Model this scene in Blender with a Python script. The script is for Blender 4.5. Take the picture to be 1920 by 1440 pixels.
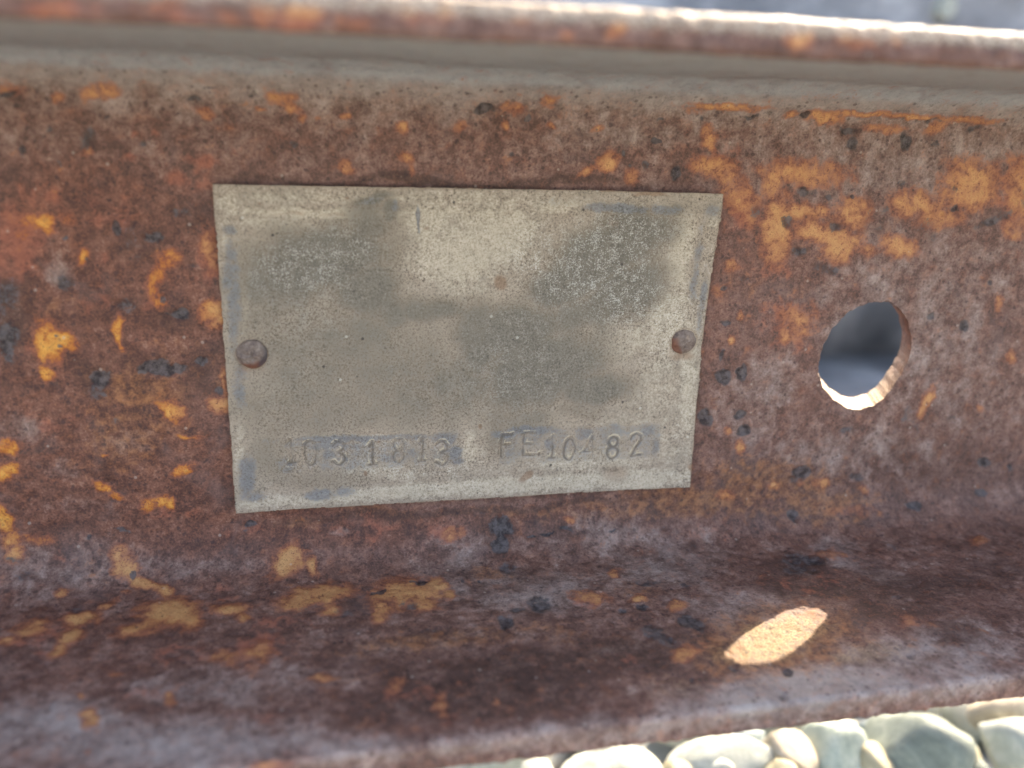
import bpy, bmesh, math, random
import numpy as np
from mathutils import Vector, Matrix

scene = bpy.context.scene
for o in list(bpy.data.objects): bpy.data.objects.remove(o)
COL = scene.collection

# ------------------------------------------------------------------ camera
cam_d = bpy.data.cameras.new('camera')
cam_d.sensor_width = 36.0
cam_d.lens = 30.0
cam_d.clip_start = 0.005
cam_d.clip_end = 500.0
cam_d.dof.use_dof = True
cam_d.dof.focus_distance = 0.1775
cam_d.dof.aperture_fstop = 8.6
cam = bpy.data.objects.new('camera', cam_d)
COL.objects.link(cam)
# camera right, down, forward in world space
RIGHT, DOWN, FWD = Vector((0.9783076, -0.2045626, 0.0326854)), Vector((-0.0304485, -0.2980598, -0.9540614)), Vector((0.2049075, 0.9323704, -0.2978228))
m = Matrix((RIGHT, -DOWN, -FWD)).transposed().to_4x4()
m.translation = Vector((-0.0297182, -0.1671214, 0.0462231))
cam.matrix_world = m
scene.camera = cam

# ------------------------------------------------------------------ daylight
SUN = Vector((0.555, 0.631, 0.542)).normalized()      # towards the sun: behind the channel, to the right
world = bpy.data.worlds.new('World'); scene.world = world; world.use_nodes = True
nt = world.node_tree
sky = nt.nodes.new('ShaderNodeTexSky'); sky.sky_type = 'NISHITA'; sky.sun_disc = False
sky.sun_elevation = math.asin(SUN.z)
sky.sun_rotation = math.atan2(SUN.x, SUN.y)
sky.air_density = 0.8; sky.dust_density = 5.0; sky.ozone_density = 1.0
nt.nodes['Background'].inputs['Strength'].default_value = 0.15
nt.links.new(sky.outputs['Color'], nt.nodes['Background'].inputs['Color'])
sun_d = bpy.data.lights.new('sun', 'SUN'); sun_d.energy = 2.2; sun_d.angle = math.radians(0.5)
sun_d.color = (1.0, 0.93, 0.81)
sun = bpy.data.objects.new('sun', sun_d); COL.objects.link(sun)
sun.rotation_euler = (-SUN).to_track_quat('-Z', 'Y').to_euler()
vs = scene.view_settings
vs.view_transform = 'Standard'; vs.look = 'None'; vs.gamma = 1.0; vs.use_curve_mapping = False
vs.exposure = 2.6
vs.use_white_balance = True; vs.white_balance_temperature = 7400; vs.white_balance_tint = 10   # auto white balance in open shade
scene.cycles.max_bounces = 5; scene.cycles.diffuse_bounces = 3; scene.cycles.glossy_bounces = 2

# ------------------------------------------------------------------ helpers
def empty(name, loc=(0, 0, 0)):
    o = bpy.data.objects.new(name, None); COL.objects.link(o); o.location = loc
    o.empty_display_size = 0.02
    return o

def tag(o, label=None, cat=None, group=None, kind=None):
    if label: o['label'] = label
    if cat: o['category'] = cat
    if group: o['group'] = group
    if kind: o['kind'] = kind
    return o

def mesh_obj(name, verts, faces, mat, parent=None, attrs=None, smooth=True):
    me = bpy.data.meshes.new(name)
    verts = np.asarray(verts, dtype=np.float32); faces = np.asarray(faces, dtype=np.int32)
    k = faces.shape[1]; n = len(faces)
    me.vertices.add(len(verts)); me.vertices.foreach_set('co', verts.ravel())
    me.loops.add(n * k); me.loops.foreach_set('vertex_index', faces.ravel())
    me.polygons.add(n); me.polygons.foreach_set('loop_start', np.arange(0, n * k, k, dtype=np.int32))
    me.update(calc_edges=True); me.validate()
    if smooth: me.polygons.foreach_set('use_smooth', np.ones(len(me.polygons), dtype=bool))
    for an, av in (attrs or {}).items():
        a = me.attributes.new(an, 'FLOAT', 'POINT')
        a.data.foreach_set('value', np.asarray(av, dtype=np.float32))
    if mat: me.materials.append(mat)
    o = bpy.data.objects.new(name, me); COL.objects.link(o)
    if parent: o.parent = parent
    return o

_lat = np.random.RandomState(11).rand(8, 256, 256)
def vnoise(x, y, k=0):
    xi = np.floor(x).astype(int); yi = np.floor(y).astype(int)
    fx = x - xi; fy = y - yi
    fx = fx * fx * (3 - 2 * fx); fy = fy * fy * (3 - 2 * fy)
    L = _lat[k % 8]
    a = L[yi & 255, xi & 255]; b = L[yi & 255, (xi + 1) & 255]
    c = L[(yi + 1) & 255, xi & 255]; d = L[(yi + 1) & 255, (xi + 1) & 255]
    return (a + (b - a) * fx) * (1 - fy) + (c + (d - c) * fx) * fy
def fbm(x, y, sc, octv=4, k=0, gain=0.5):
    t = 0; amp = 1; tot = 0
    for i in range(octv):
        t = t + amp * vnoise(x * sc + 17.3 * i, y * sc + 9.1 * i, k + i); tot += amp
        amp *= gain; sc *= 2.03
    return t / tot

def blobs(table, gx, gy, X, Y):
    """max of soft ellipses: 1 inside, 0.5 at the rim, 0 at 1.7 radii. gx, gy: sorted axes; X, Y: warped coords"""
    F = np.zeros(X.shape, dtype=np.float32)
    for cx, cy, ax, ay, bx, by, st in table:
        det = ax * by - bx * ay
        if abs(det) < 1e-6: continue
        ex = 1.9 * math.hypot(ax, bx) + 1.5; ey = 1.9 * math.hypot(ay, by) + 1.5
        i0, i1 = np.searchsorted(gx, [cx - ex, cx + ex]); j0, j1 = np.searchsorted(gy, [cy - ey, cy + ey])
        if i0 >= i1 or j0 >= j1: continue
        dx = X[j0:j1, i0:i1] - cx; dy = Y[j0:j1, i0:i1] - cy
        u = (dx * by - dy * bx) / det; v = (dy * ax - dx * ay) / det
        d = np.sqrt(u * u + v * v)
        t = np.clip((1.75 - d) / 1.5, 0, 1); t = t * t * (3 - 2 * t)
        F[j0:j1, i0:i1] = np.maximum(F[j0:j1, i0:i1], st * t)
    return F

# ---- node helper
class NB:
    def __init__(s, name):
        s.mat = bpy.data.materials.new(name); s.mat.use_nodes = True
        s.t = s.mat.node_tree; s.bsdf = s.t.nodes['Principled BSDF']
        s.co = None
    def n(s, typ, **kw):
        nd = s.t.nodes.new(typ)
        for k, v in kw.items(): setattr(nd, k, v)
        return nd
    def link(s, a, b): s.t.links.new(a, b)
    def put(s, sock, v):
        if hasattr(v, 'is_output'): s.link(v, sock)
        elif isinstance(v, (tuple, list)) and sock.type == 'RGBA': sock.default_value = tuple(v) + ((1.0,) if len(v) == 3 else ())
        else: sock.default_value = v
    def coords(s, scale=1000.0):
        tc = s.n('ShaderNodeTexCoord'); mp = s.n('ShaderNodeMapping')
        mp.inputs['Scale'].default_value = (scale,) * 3 if not isinstance(scale, tuple) else scale
        s.link(tc.outputs['Object'], mp.inputs['Vector']); return mp.outputs['Vector']
    def noise(s, co, scale, detail=5, rough=.6, dist=0.0, color=False):
        nd = s.n('ShaderNodeTexNoise'); s.link(co, nd.inputs['Vector'])
        nd.inputs['Scale'].default_value = scale; nd.inputs['Detail'].default_value = detail
        nd.inputs['Roughness'].default_value = rough; nd.inputs['Distortion'].default_value = dist
        return nd.outputs['Color' if color else 'Fac']
    def voronoi(s, co, scale, feature='F1', out='Distance', rnd=1.0):
        nd = s.n('ShaderNodeTexVoronoi', feature=feature); s.link(co, nd.inputs['Vector'])
        nd.inputs['Scale'].default_value = scale; nd.inputs['Randomness'].default_value = rnd
        return (nd.outputs['Distance'], nd.outputs['Color']) if out == 'both' else nd.outputs[out]
    def attr(s, name):
        nd = s.n('ShaderNodeAttribute', attribute_name=name); return nd.outputs['Fac']
    def math(s, op, a, b=0.0, c=0.0, clamp=False):
        nd = s.n('ShaderNodeMath', operation=op, use_clamp=clamp)
        s.put(nd.inputs[0], a); s.put(nd.inputs[1], b); s.put(nd.inputs[2], c); return nd.outputs[0]
    def madd(s, a, k, c): return s.math('MULTIPLY_ADD', a, k, c)
    def step(s, v, lo, hi, o0=0.0, o1=1.0):
        nd = s.n('ShaderNodeMapRange', interpolation_type='SMOOTHSTEP', clamp=True)
        s.put(nd.inputs['Value'], v); nd.inputs['From Min'].default_value = lo; nd.inputs['From Max'].default_value = hi
        nd.inputs['To Min'].default_value = o0; nd.inputs['To Max'].default_value = o1; return nd.outputs['Result']
    def ramp(s, v, stops):
        nd = s.n('ShaderNodeValToRGB'); s.put(nd.inputs['Fac'], v); cr = nd.color_ramp
        while len(cr.elements) < len(stops): cr.elements.new(.5)
        for e, (p, c) in zip(cr.elements, stops): e.position = p; e.color = tuple(c) + (1.0,)
        return nd.outputs['Color']
    def mix(s, f, a, b, mode='MIX'):
        nd = s.n('ShaderNodeMix', data_type='RGBA', blend_type=mode, clamp_factor=True)
        s.put(nd.inputs[0], f); s.put(nd.inputs[6], a); s.put(nd.inputs[7], b); return nd.outputs[2]
    def bump(s, h, strength, dist, prev=None):
        nd = s.n('ShaderNodeBump'); s.put(nd.inputs['Height'], h)
        nd.inputs['Strength'].default_value = strength; nd.inputs['Distance'].default_value = dist
        if prev is not None: s.link(prev, nd.inputs['Normal'])
        return nd.outputs['Normal']
    def done(s, color, rough, normal=None, spec=.3, metallic=0.0):
        s.put(s.bsdf.inputs['Base Color'], color); s.put(s.bsdf.inputs['Roughness'], rough)
        s.put(s.bsdf.inputs['Specular IOR Level'], spec); s.put(s.bsdf.inputs['Metallic'], metallic)
        if normal is not None: s.link(normal, s.bsdf.inputs['Normal'])
        return s.mat
def srgb(r, g, b):
    f = lambda c: (c / 255 / 12.92) if c / 255 <= .04045 else ((c / 255 + .055) / 1.055) ** 2.4
    return (f(r), f(g), f(b))

# ------------------------------------------------------------------ materials
def rust_material():
    b = NB('rusty_painted_steel'); co = b.coords()
    n1 = b.noise(co, .16, 4, .62)
    n2 = b.noise(co, .55, 4, .7)
    n3 = b.noise(co, 2.2, 2, .7)
    nd = b.noise(co, .33, 4, .62, .5)
    v = b.math('ADD', b.madd(n1, .45, 0), b.math('ADD', b.madd(n2, .55, 0), b.madd(n3, .22, 0)))
    v = b.step(v, .37, .88)
    base = b.ramp(v, [(0, K['b0']), (.35, K['b1']), (.62, K['b2']), (1, K['b3'])])
    warm = b.ramp(v, [(0, K['w0']), (.35, K['w1']), (.65, K['w2']), (1, K['w3'])])
    grey = b.ramp(v, [(0, K['g0']), (.4, K['g1']), (.7, K['g2']), (1, K['g3'])])
    aw = b.step(b.madd(b.math('SUBTRACT', n1, .5), 1.3, b.attr('warm')), .2, .95)
    col = b.mix(aw, base, warm)
    ag = b.step(b.math('ADD', b.madd(b.math('SUBTRACT', n1, .5), 1.5, b.attr('grey')), b.madd(n2, .6, -.3)), .2, 1.05)
    col = b.mix(b.math('MULTIPLY', ag, .88), col, grey)
    ap = b.step(b.math('ADD', b.attr('grey'), b.madd(n1, .6, -.3)), .75, 1.25)
    col = b.mix(b.math('MULTIPLY', ap, .5), col, b.mix(n2, srgb(142, 136, 134), srgb(196, 190, 184)))
    pale_grey = b.step(b.math('ADD', b.attr('grey'), b.madd(n1, .3, -.15)), 1.2, 1.5)
    col = b.mix(b.math('MULTIPLY', pale_grey, .75), col, b.mix(n2, srgb(150, 154, 158), srgb(188, 191, 194)))
    # drifting hue: red oxide, purple scale, dull ochre
    nh = b.noise(co, .085, 3, .6, .8)
    col = b.mix(b.math('MULTIPLY', b.step(nh, .54, .70, 0, .26), b.math('SUBTRACT', 1.0, pale_grey)), col, b.mix(n2, srgb(98, 66, 56), srgb(156, 112, 94)))
    col = b.mix(b.step(nh, .46, .32, 0, .28), col, b.mix(n2, srgb(84, 68, 66), srgb(140, 120, 114)))
    # soft washes
    ao = b.step(b.math('ADD', b.madd(b.math('SUBTRACT', nd, .5), 1.8, b.attr('ochre')), b.madd(n2, 1.6, -.8)), .3, 1.15)
    col = b.mix(b.math('MULTIPLY', ao, .55), col, b.mix(b.step(n2, .3, .7), srgb(106, 66, 42), srgb(176, 122, 76)))
    st = b.step(b.math('ADD', b.madd(b.math('SUBTRACT', nd, .5), 1.5, b.attr('stain_dim')), b.madd(n2, .7, -.35)), .25, .85)
    col = b.mix(b.math('MULTIPLY', st, .74), col, b.ramp(v, [(0, srgb(56, 40, 36)), (.6, srgb(84, 62, 54)), (1, srgb(112, 86, 74))]))
    ar = b.step(b.math('ADD', b.madd(b.math('SUBTRACT', nd, .5), 2.0, b.attr('red')), b.madd(n2, 1.0, -.5)), .35, 1.1)
    col = b.mix(b.math('MULTIPLY', ar, .6), col, b.mix(n2, srgb(136, 74, 58), srgb(200, 124, 98)))
    sd = b.step(b.math('ADD', b.madd(n2, 1.0, -.5), b.attr('spot_tint')), .25, .9)  # tan tint painted where the sun spot falls, to make it golden
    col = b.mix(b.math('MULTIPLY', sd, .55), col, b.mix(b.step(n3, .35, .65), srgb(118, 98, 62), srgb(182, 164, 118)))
    # pin pricks: dark rust grains and pale flecks
    vd, vc = b.voronoi(co, .75, out='both')
    sep = b.n('ShaderNodeSeparateColor'); b.link(vc, sep.inputs[0])
    grain = b.math('MULTIPLY', b.step(b.math('ADD', vd, b.madd(n2, .5, -.25)), .34, .2), b.step(sep.outputs[0], .55, .7))
    col = b.mix(b.math('MULTIPLY', b.math('MULTIPLY', grain, .5), b.math('SUBTRACT', 1.0, pale_grey)), col, srgb(62, 48, 48))
    grain2 = b.step(b.math('ADD', b.madd(n3, .6, 0), b.madd(n2, .4, 0)), .42, .34)
    col = b.mix(b.math('MULTIPLY', grain2, .2), col, srgb(58, 42, 40))
    fl = b.step(b.math('ADD', b.madd(n3, .65, 0), b.madd(n1, .35, 0)), .6, .72)
    col = b.mix(b.math('MULTIPLY', fl, .22), col, srgb(190, 164, 148))
    # remains of orange paint: crisp broken edges with a reddish halo
    edge = b.math('ADD', b.madd(b.math('SUBTRACT', nd, .5), 1.9, 0), b.math('ADD', b.madd(b.math('SUBTRACT', n2, .5), 1.2, 0), b.madd(b.math('SUBTRACT', n3, .5), .6, 0)))
    pf = b.math('ADD', b.math('ADD', b.attr('paint'), edge), b.step(b.math('ADD', b.attr('red'), b.attr('ochre')), .3, 1.5, 0, .10))
    halo = b.math('MULTIPLY', b.step(pf, -.12, .55), b.step(b.attr('paint'), .02, .3, .4, 1.0))
    col = b.mix(b.math('MULTIPLY', halo, .55), col, b.mix(n2, srgb(128, 68, 50), srgb(186, 116, 82)))
    pw = b.step(b.attr('warm'), .55, .95)
    pm = b.math('ADD', b.math('MULTIPLY', b.step(pf, .2, .95), b.math('SUBTRACT', 1.0, pw)), b.math('MULTIPLY', b.step(pf, .36, .76), pw))
    pv = b.math('ADD', b.madd(pf, .55, 0), b.math('ADD', b.madd(n1, .5, -.25), b.madd(n2, .5, -.25)))
    pcol = b.ramp(pv, [(.2, K['p0']), (.45, K['p1']), (.75, K['p2'])])
    pcol2 = b.ramp(pv, [(.2, K['q0']), (.42, K['q1']), (.7, K['q2'])])
    pcol = b.mix(pw, pcol, pcol2)
    pcol = b.mix(b.step(b.math('ADD', b.madd(n3, .5, 0), b.madd(n2, .5, 0)), .53, .64, 0, .6), pcol, srgb(138, 82, 54))
    pcol = b.mix(b.step(b.math('ADD', b.madd(n3, .5, 0), b.madd(n2, .5, 0)), .42, .33, 0, .7), pcol, srgb(84, 58, 48))
    col = b.mix(b.math('MULTIPLY', pm, .86), col, pcol)
    # deep rust pits
    qf = b.math('ADD', b.attr('pit'), b.math('MULTIPLY', edge, .7))
    qm = b.step(qf, .40, .72)
    col = b.mix(b.math('MULTIPLY', qm, .86), col, b.mix(b.step(n2, .35, .65), srgb(42, 37, 38), srgb(98, 92, 92)))
    # rare white grit
    wv = b.voronoi(co, .22); grit = b.step(wv, .085, .055)
    col = b.mix(b.math('MULTIPLY', grit, .35), col, srgb(196, 180, 165))
    # painted sunlight: toe corner and lower wall of the hole brightened
    fr = b.attr('lit_edge')
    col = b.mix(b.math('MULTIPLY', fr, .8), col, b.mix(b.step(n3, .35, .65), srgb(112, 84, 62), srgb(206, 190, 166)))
    h = b.math('ADD', b.madd(n2, .6, 0), b.madd(n3, .4, 0))
    nr = b.bump(h, K['bump'], .0004)
    rough = b.math('SUBTRACT', b.madd(n2, .35, .50), b.math('MULTIPLY', pm, .12))
    return b.done(col, rough, nr, K['spec'])

def plate_material():
    b = NB('weathered_aluminium_plate'); co = b.coords()
    n1 = b.noise(co, .12, 3, .6); n2 = b.noise(co, .5, 4, .65); n3 = b.noise(co, 2.0, 2, .7); n4 = b.noise(co, 3.6, 2, .7)
    nd = b.noise(co, .25, 4, .6, .4)
    e = b.math('ADD', b.madd(b.math('SUBTRACT', nd, .5), 1.0, 0), b.math('ADD', b.madd(b.math('SUBTRACT', n2, .5), .8, 0), b.madd(b.math('SUBTRACT', n3, .5), .5, 0)))
    amt = b.step(b.noise(co, .07, 3, .6), .35, .65, .65, 1.1)                     # grain comes and goes
    g0 = b.math('ADD', b.madd(n2, .25, 0), b.math('ADD', b.madd(n3, .4, 0), b.madd(n4, .35, 0)))
    g = b.madd(b.math('SUBTRACT', g0, .5), amt, .5)
    col = b.ramp(b.step(g, .3, .72), [(0, srgb(106, 93, 80)), (.45, srgb(162, 146, 128)), (.75, srgb(180, 164, 146)), (1, srgb(210, 194, 175))])
    # overall tone drift
    col = b.mix(b.step(n1, .4, .65, 0, .3), col, srgb(148, 138, 122))
    pale = b.step(b.math('ADD', b.attr('pale'), b.math('MULTIPLY', e, .8)), .3, .95)
    col = b.mix(b.math('MULTIPLY', pale, .48), col, b.mix(b.step(g, .35, .65), srgb(184, 168, 144), srgb(224, 212, 190)))
    gr = b.math('ADD', b.madd(b.math('SUBTRACT', n4, .5), 1.1, 0), b.madd(b.math('SUBTRACT', n3, .5), .7, 0))
    dk = b.step(b.math('ADD', b.attr('dark'), b.math('ADD', b.math('MULTIPLY', e, .55), b.math('MULTIPLY', gr, .55))), .32, .84)
    col = b.mix(b.math('MULTIPLY', dk, .84), col, b.mix(b.step(g, .3, .7), srgb(84, 79, 71), srgb(136, 128, 115)))
    dk2 = b.step(b.math('ADD', b.attr('dark'), b.math('MULTIPLY', e, .5)), .12, .6)
    col = b.mix(b.math('MULTIPLY', b.math('SUBTRACT', dk2, dk, clamp=True), .5), col, b.mix(b.step(g, .35, .65), srgb(90, 79, 66), srgb(136, 122, 103)))
    # pale corroded speckle on top of the stains
    sp = b.math('MULTIPLY', b.step(b.attr('speck'), .15, .9), b.step(b.math('ADD', b.madd(n4, .62, 0), b.madd(n2, .38, 0)), .52, .61))
    col = b.mix(b.math('MULTIPLY', sp, .52), col, srgb(216, 212, 200))
    bl = b.step(b.math('ADD', b.attr('blue'), b.math('ADD', b.math('MULTIPLY', e, 1.2), b.math('MULTIPLY', gr, .5))), .36, 1.05)
    col = b.mix(b.math('MULTIPLY', bl, .8), col, b.mix(b.step(g, .3, .7), srgb(84, 84, 88), srgb(138, 138, 138)))
    br = b.step(b.math('ADD', b.attr('brown'), b.math('MULTIPLY', e, .5)), .35, 1.0)
    col = b.mix(b.math('MULTIPLY', br, .62), col, b.mix(n2, srgb(102, 74, 54), srgb(160, 124, 96)))
    # stamped characters: dirt in the groove, pale deposit along its edge
    ch = b.attr('groove')
    col = b.mix(b.math('MULTIPLY', b.step(b.madd(e, .9, ch), .42, .9), .58), col, srgb(92, 82, 73))
    rim = b.attr('rim')
    col = b.mix(b.math('MULTIPLY', b.step(b.madd(e, 1.3, rim), .45, .95), .55), col, srgb(208, 190, 160))
    ed = b.step(b.madd(e, .9, b.attr('edge')), .45, 1.0)
    col = b.mix(b.math('MULTIPLY', ed, .6), col, b.mix(n2, srgb(104, 76, 60), srgb(150, 122, 98)))
    # fine black pin pricks
    vd, vc = b.voronoi(co, .62, out='both')
    sep = b.n('ShaderNodeSeparateColor'); b.link(vc, sep.inputs[0])
    dot = b.math('MULTIPLY', b.step(b.madd(n3, .3, vd), .34, .22), b.step(sep.outputs[0], .66, .76))
    col = b.mix(b.math('MULTIPLY', dot, .55), col, srgb(86, 78, 70))
    fine = b.step(b.math('ADD', b.madd(n4, .6, 0), b.madd(n3, .4, 0)), .45, .36)
    col = b.mix(b.math('MULTIPLY', b.math('MULTIPLY', fine, amt), .6), col, srgb(98, 90, 78))
    pk = b.step(b.voronoi(co, .16), .06, .035)
    col = b.mix(b.math('MULTIPLY', pk, .8), col, srgb(60, 54, 52))
    wv = b.step(b.voronoi(b.coords(1010.0), .14), .055, .035)
    col = b.mix(b.math('MULTIPLY', wv, .35), col, srgb(225, 220, 205))
    h = b.math('ADD', b.madd(n3, .6, 0), b.madd(n4, .4, 0))
    nr = b.bump(h, .35, .00022)
    return b.done(col, b.madd(n2, .3, .5), nr, .28)

def rivet_material():
    b = NB('rivet_steel'); co = b.coords()
    n1 = b.noise(co, .35, 6, .6); n2 = b.noise(co, 1.4, 6, .7)
    v = b.math('ADD', b.madd(n1, .5, 0), b.madd(n2, .5, 0))
    col = b.ramp(v, [(.3, srgb(78, 64, 60)), (.46, srgb(116, 99, 90)), (.6, srgb(142, 126, 114))])
    r = b.step(b.math('ADD', b.attr('rust'), b.madd(n1, 1.4, -.7)), .35, .7)
    col = b.mix(b.math('MULTIPLY', r, .85), col, b.mix(n2, srgb(84, 46, 34), srgb(140, 88, 66)))
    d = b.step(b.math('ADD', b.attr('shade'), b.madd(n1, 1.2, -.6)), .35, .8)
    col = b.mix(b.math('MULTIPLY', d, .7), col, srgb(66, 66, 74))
    return b.done(col, b.madd(n2, .3, .42), b.bump(v, .5, .0003), .4)

def stone_material(name, c0, c1, c2):
    b = NB(name); co = b.coords(1000.0)
    n1 = b.noise(co, .06, 6, .6, .5); n2 = b.noise(co, .4, 6, .65); n3 = b.noise(co, 1.6, 4, .6)
    v = b.math('ADD', b.madd(n1, .7, 0), b.madd(n2, .3, 0))
    col = b.ramp(v, [(.36, c0), (.5, c1), (.64, c2)])
    vein = b.step(b.math('ABSOLUTE', b.math('SUBTRACT', b.noise(co, .035, 4, .55, 1.2), .5)), .03, .0)
    col = b.mix(b.math('MULTIPLY', vein, .35), col, c2)
    col = b.mix(b.step(n3, .6, .72, 0, .3), col, srgb(120, 120, 112))
    return b.done(col, b.madd(n2, .3, .5), b.bump(b.math('ADD', b.madd(n2, .6, 0), b.madd(n3, .4, 0)), .4, .0012), .3)

def ground_material():
    b = NB('gravel_bed'); co = b.coords(1.0)
    d = b.voronoi(co, 38.0); c = b.voronoi(co, 38.0, out='Color')
    sep = b.n('ShaderNodeSeparateColor'); b.link(c, sep.inputs[0])
    n = b.noise(co, 60, 6, .6)
    col = b.ramp(b.math('ADD', b.madd(sep.outputs[0], .6, 0), b.madd(n, .4, 0)), [(.2, srgb(146, 151, 150)), (.5, srgb(174, 178, 176)), (.85, srgb(200, 202, 198))])
    col = b.mix(b.step(d, .5, .75), col, srgb(84, 80, 72))
    return b.done(col, .8, b.bump(b.math('SUBTRACT', 1.0, d), .9, .02), .25)

def beam_material():
    b = NB('blue_grey_painted_steel'); co = b.coords(1.0)
    n = b.noise(co, 9, 5, .6, .4); n2 = b.noise(co, 60, 5, .6)
    col = b.ramp(b.math('ADD', b.madd(n, .8, 0), b.madd(n2, .2, 0)), [(.38, K['m0']), (.52, K['m1']), (.64, K['m2'])])
    return b.done(col, .6, b.bump(n2, .3, .002), .35)

K = dict(b0=srgb(84, 61, 54), b1=srgb(112, 82, 72), b2=srgb(134, 102, 91), b3=srgb(158, 127, 115),
         w0=srgb(70, 45, 38), w1=srgb(102, 66, 54), w2=srgb(128, 86, 70), w3=srgb(156, 116, 98),
         g0=srgb(118, 98, 90), g1=srgb(144, 124, 115), g2=srgb(164, 145, 136), g3=srgb(186, 170, 160),
         p0=srgb(150, 94, 70), p1=srgb(190, 130, 86), p2=srgb(214, 162, 106), q0=srgb(160, 82, 44), q1=srgb(196, 118, 50), q2=srgb(236, 172, 78),
         m0=srgb(86, 90, 94), m1=srgb(120, 124, 127), m2=srgb(166, 169, 170), bump=.7, spec=.32)
RUST = rust_material(); PLATE = plate_material(); RIVET = rivet_material(); GROUND = ground_material(); ADDED_BEAM = beam_material()
STONES = {
 'pale':   stone_material('stone_pale', srgb(136, 142, 134), srgb(164, 168, 158), srgb(190, 190, 180)),
 'beige':  stone_material('stone_beige', srgb(132, 124, 108), srgb(164, 154, 136), srgb(186, 176, 158)),
 'green':  stone_material('stone_green_white', srgb(134, 146, 138), srgb(160, 170, 158), srgb(190, 196, 184)),
 'grey':   stone_material('stone_green_grey', srgb(100, 108, 102), srgb(124, 132, 124), srgb(152, 158, 146)),
 'yellow': stone_material('stone_yellowish', srgb(146, 138, 112), srgb(172, 164, 136), srgb(192, 184, 160)),
 'blue':   stone_material('stone_blue_grey', srgb(104, 118, 122), srgb(136, 150, 152), srgb(166, 176, 174))}

# ------------------------------------------------------------------ ground
GZ = -0.150
gm = [(-60, -60, GZ - .012), (60, -60, GZ - .012), (60, 60, GZ - .012), (-60, 60, GZ - .012)]
ground = mesh_obj('ground', gm, [(0, 1, 2, 3)], GROUND, smooth=False)
tag(ground, kind='structure')

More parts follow.
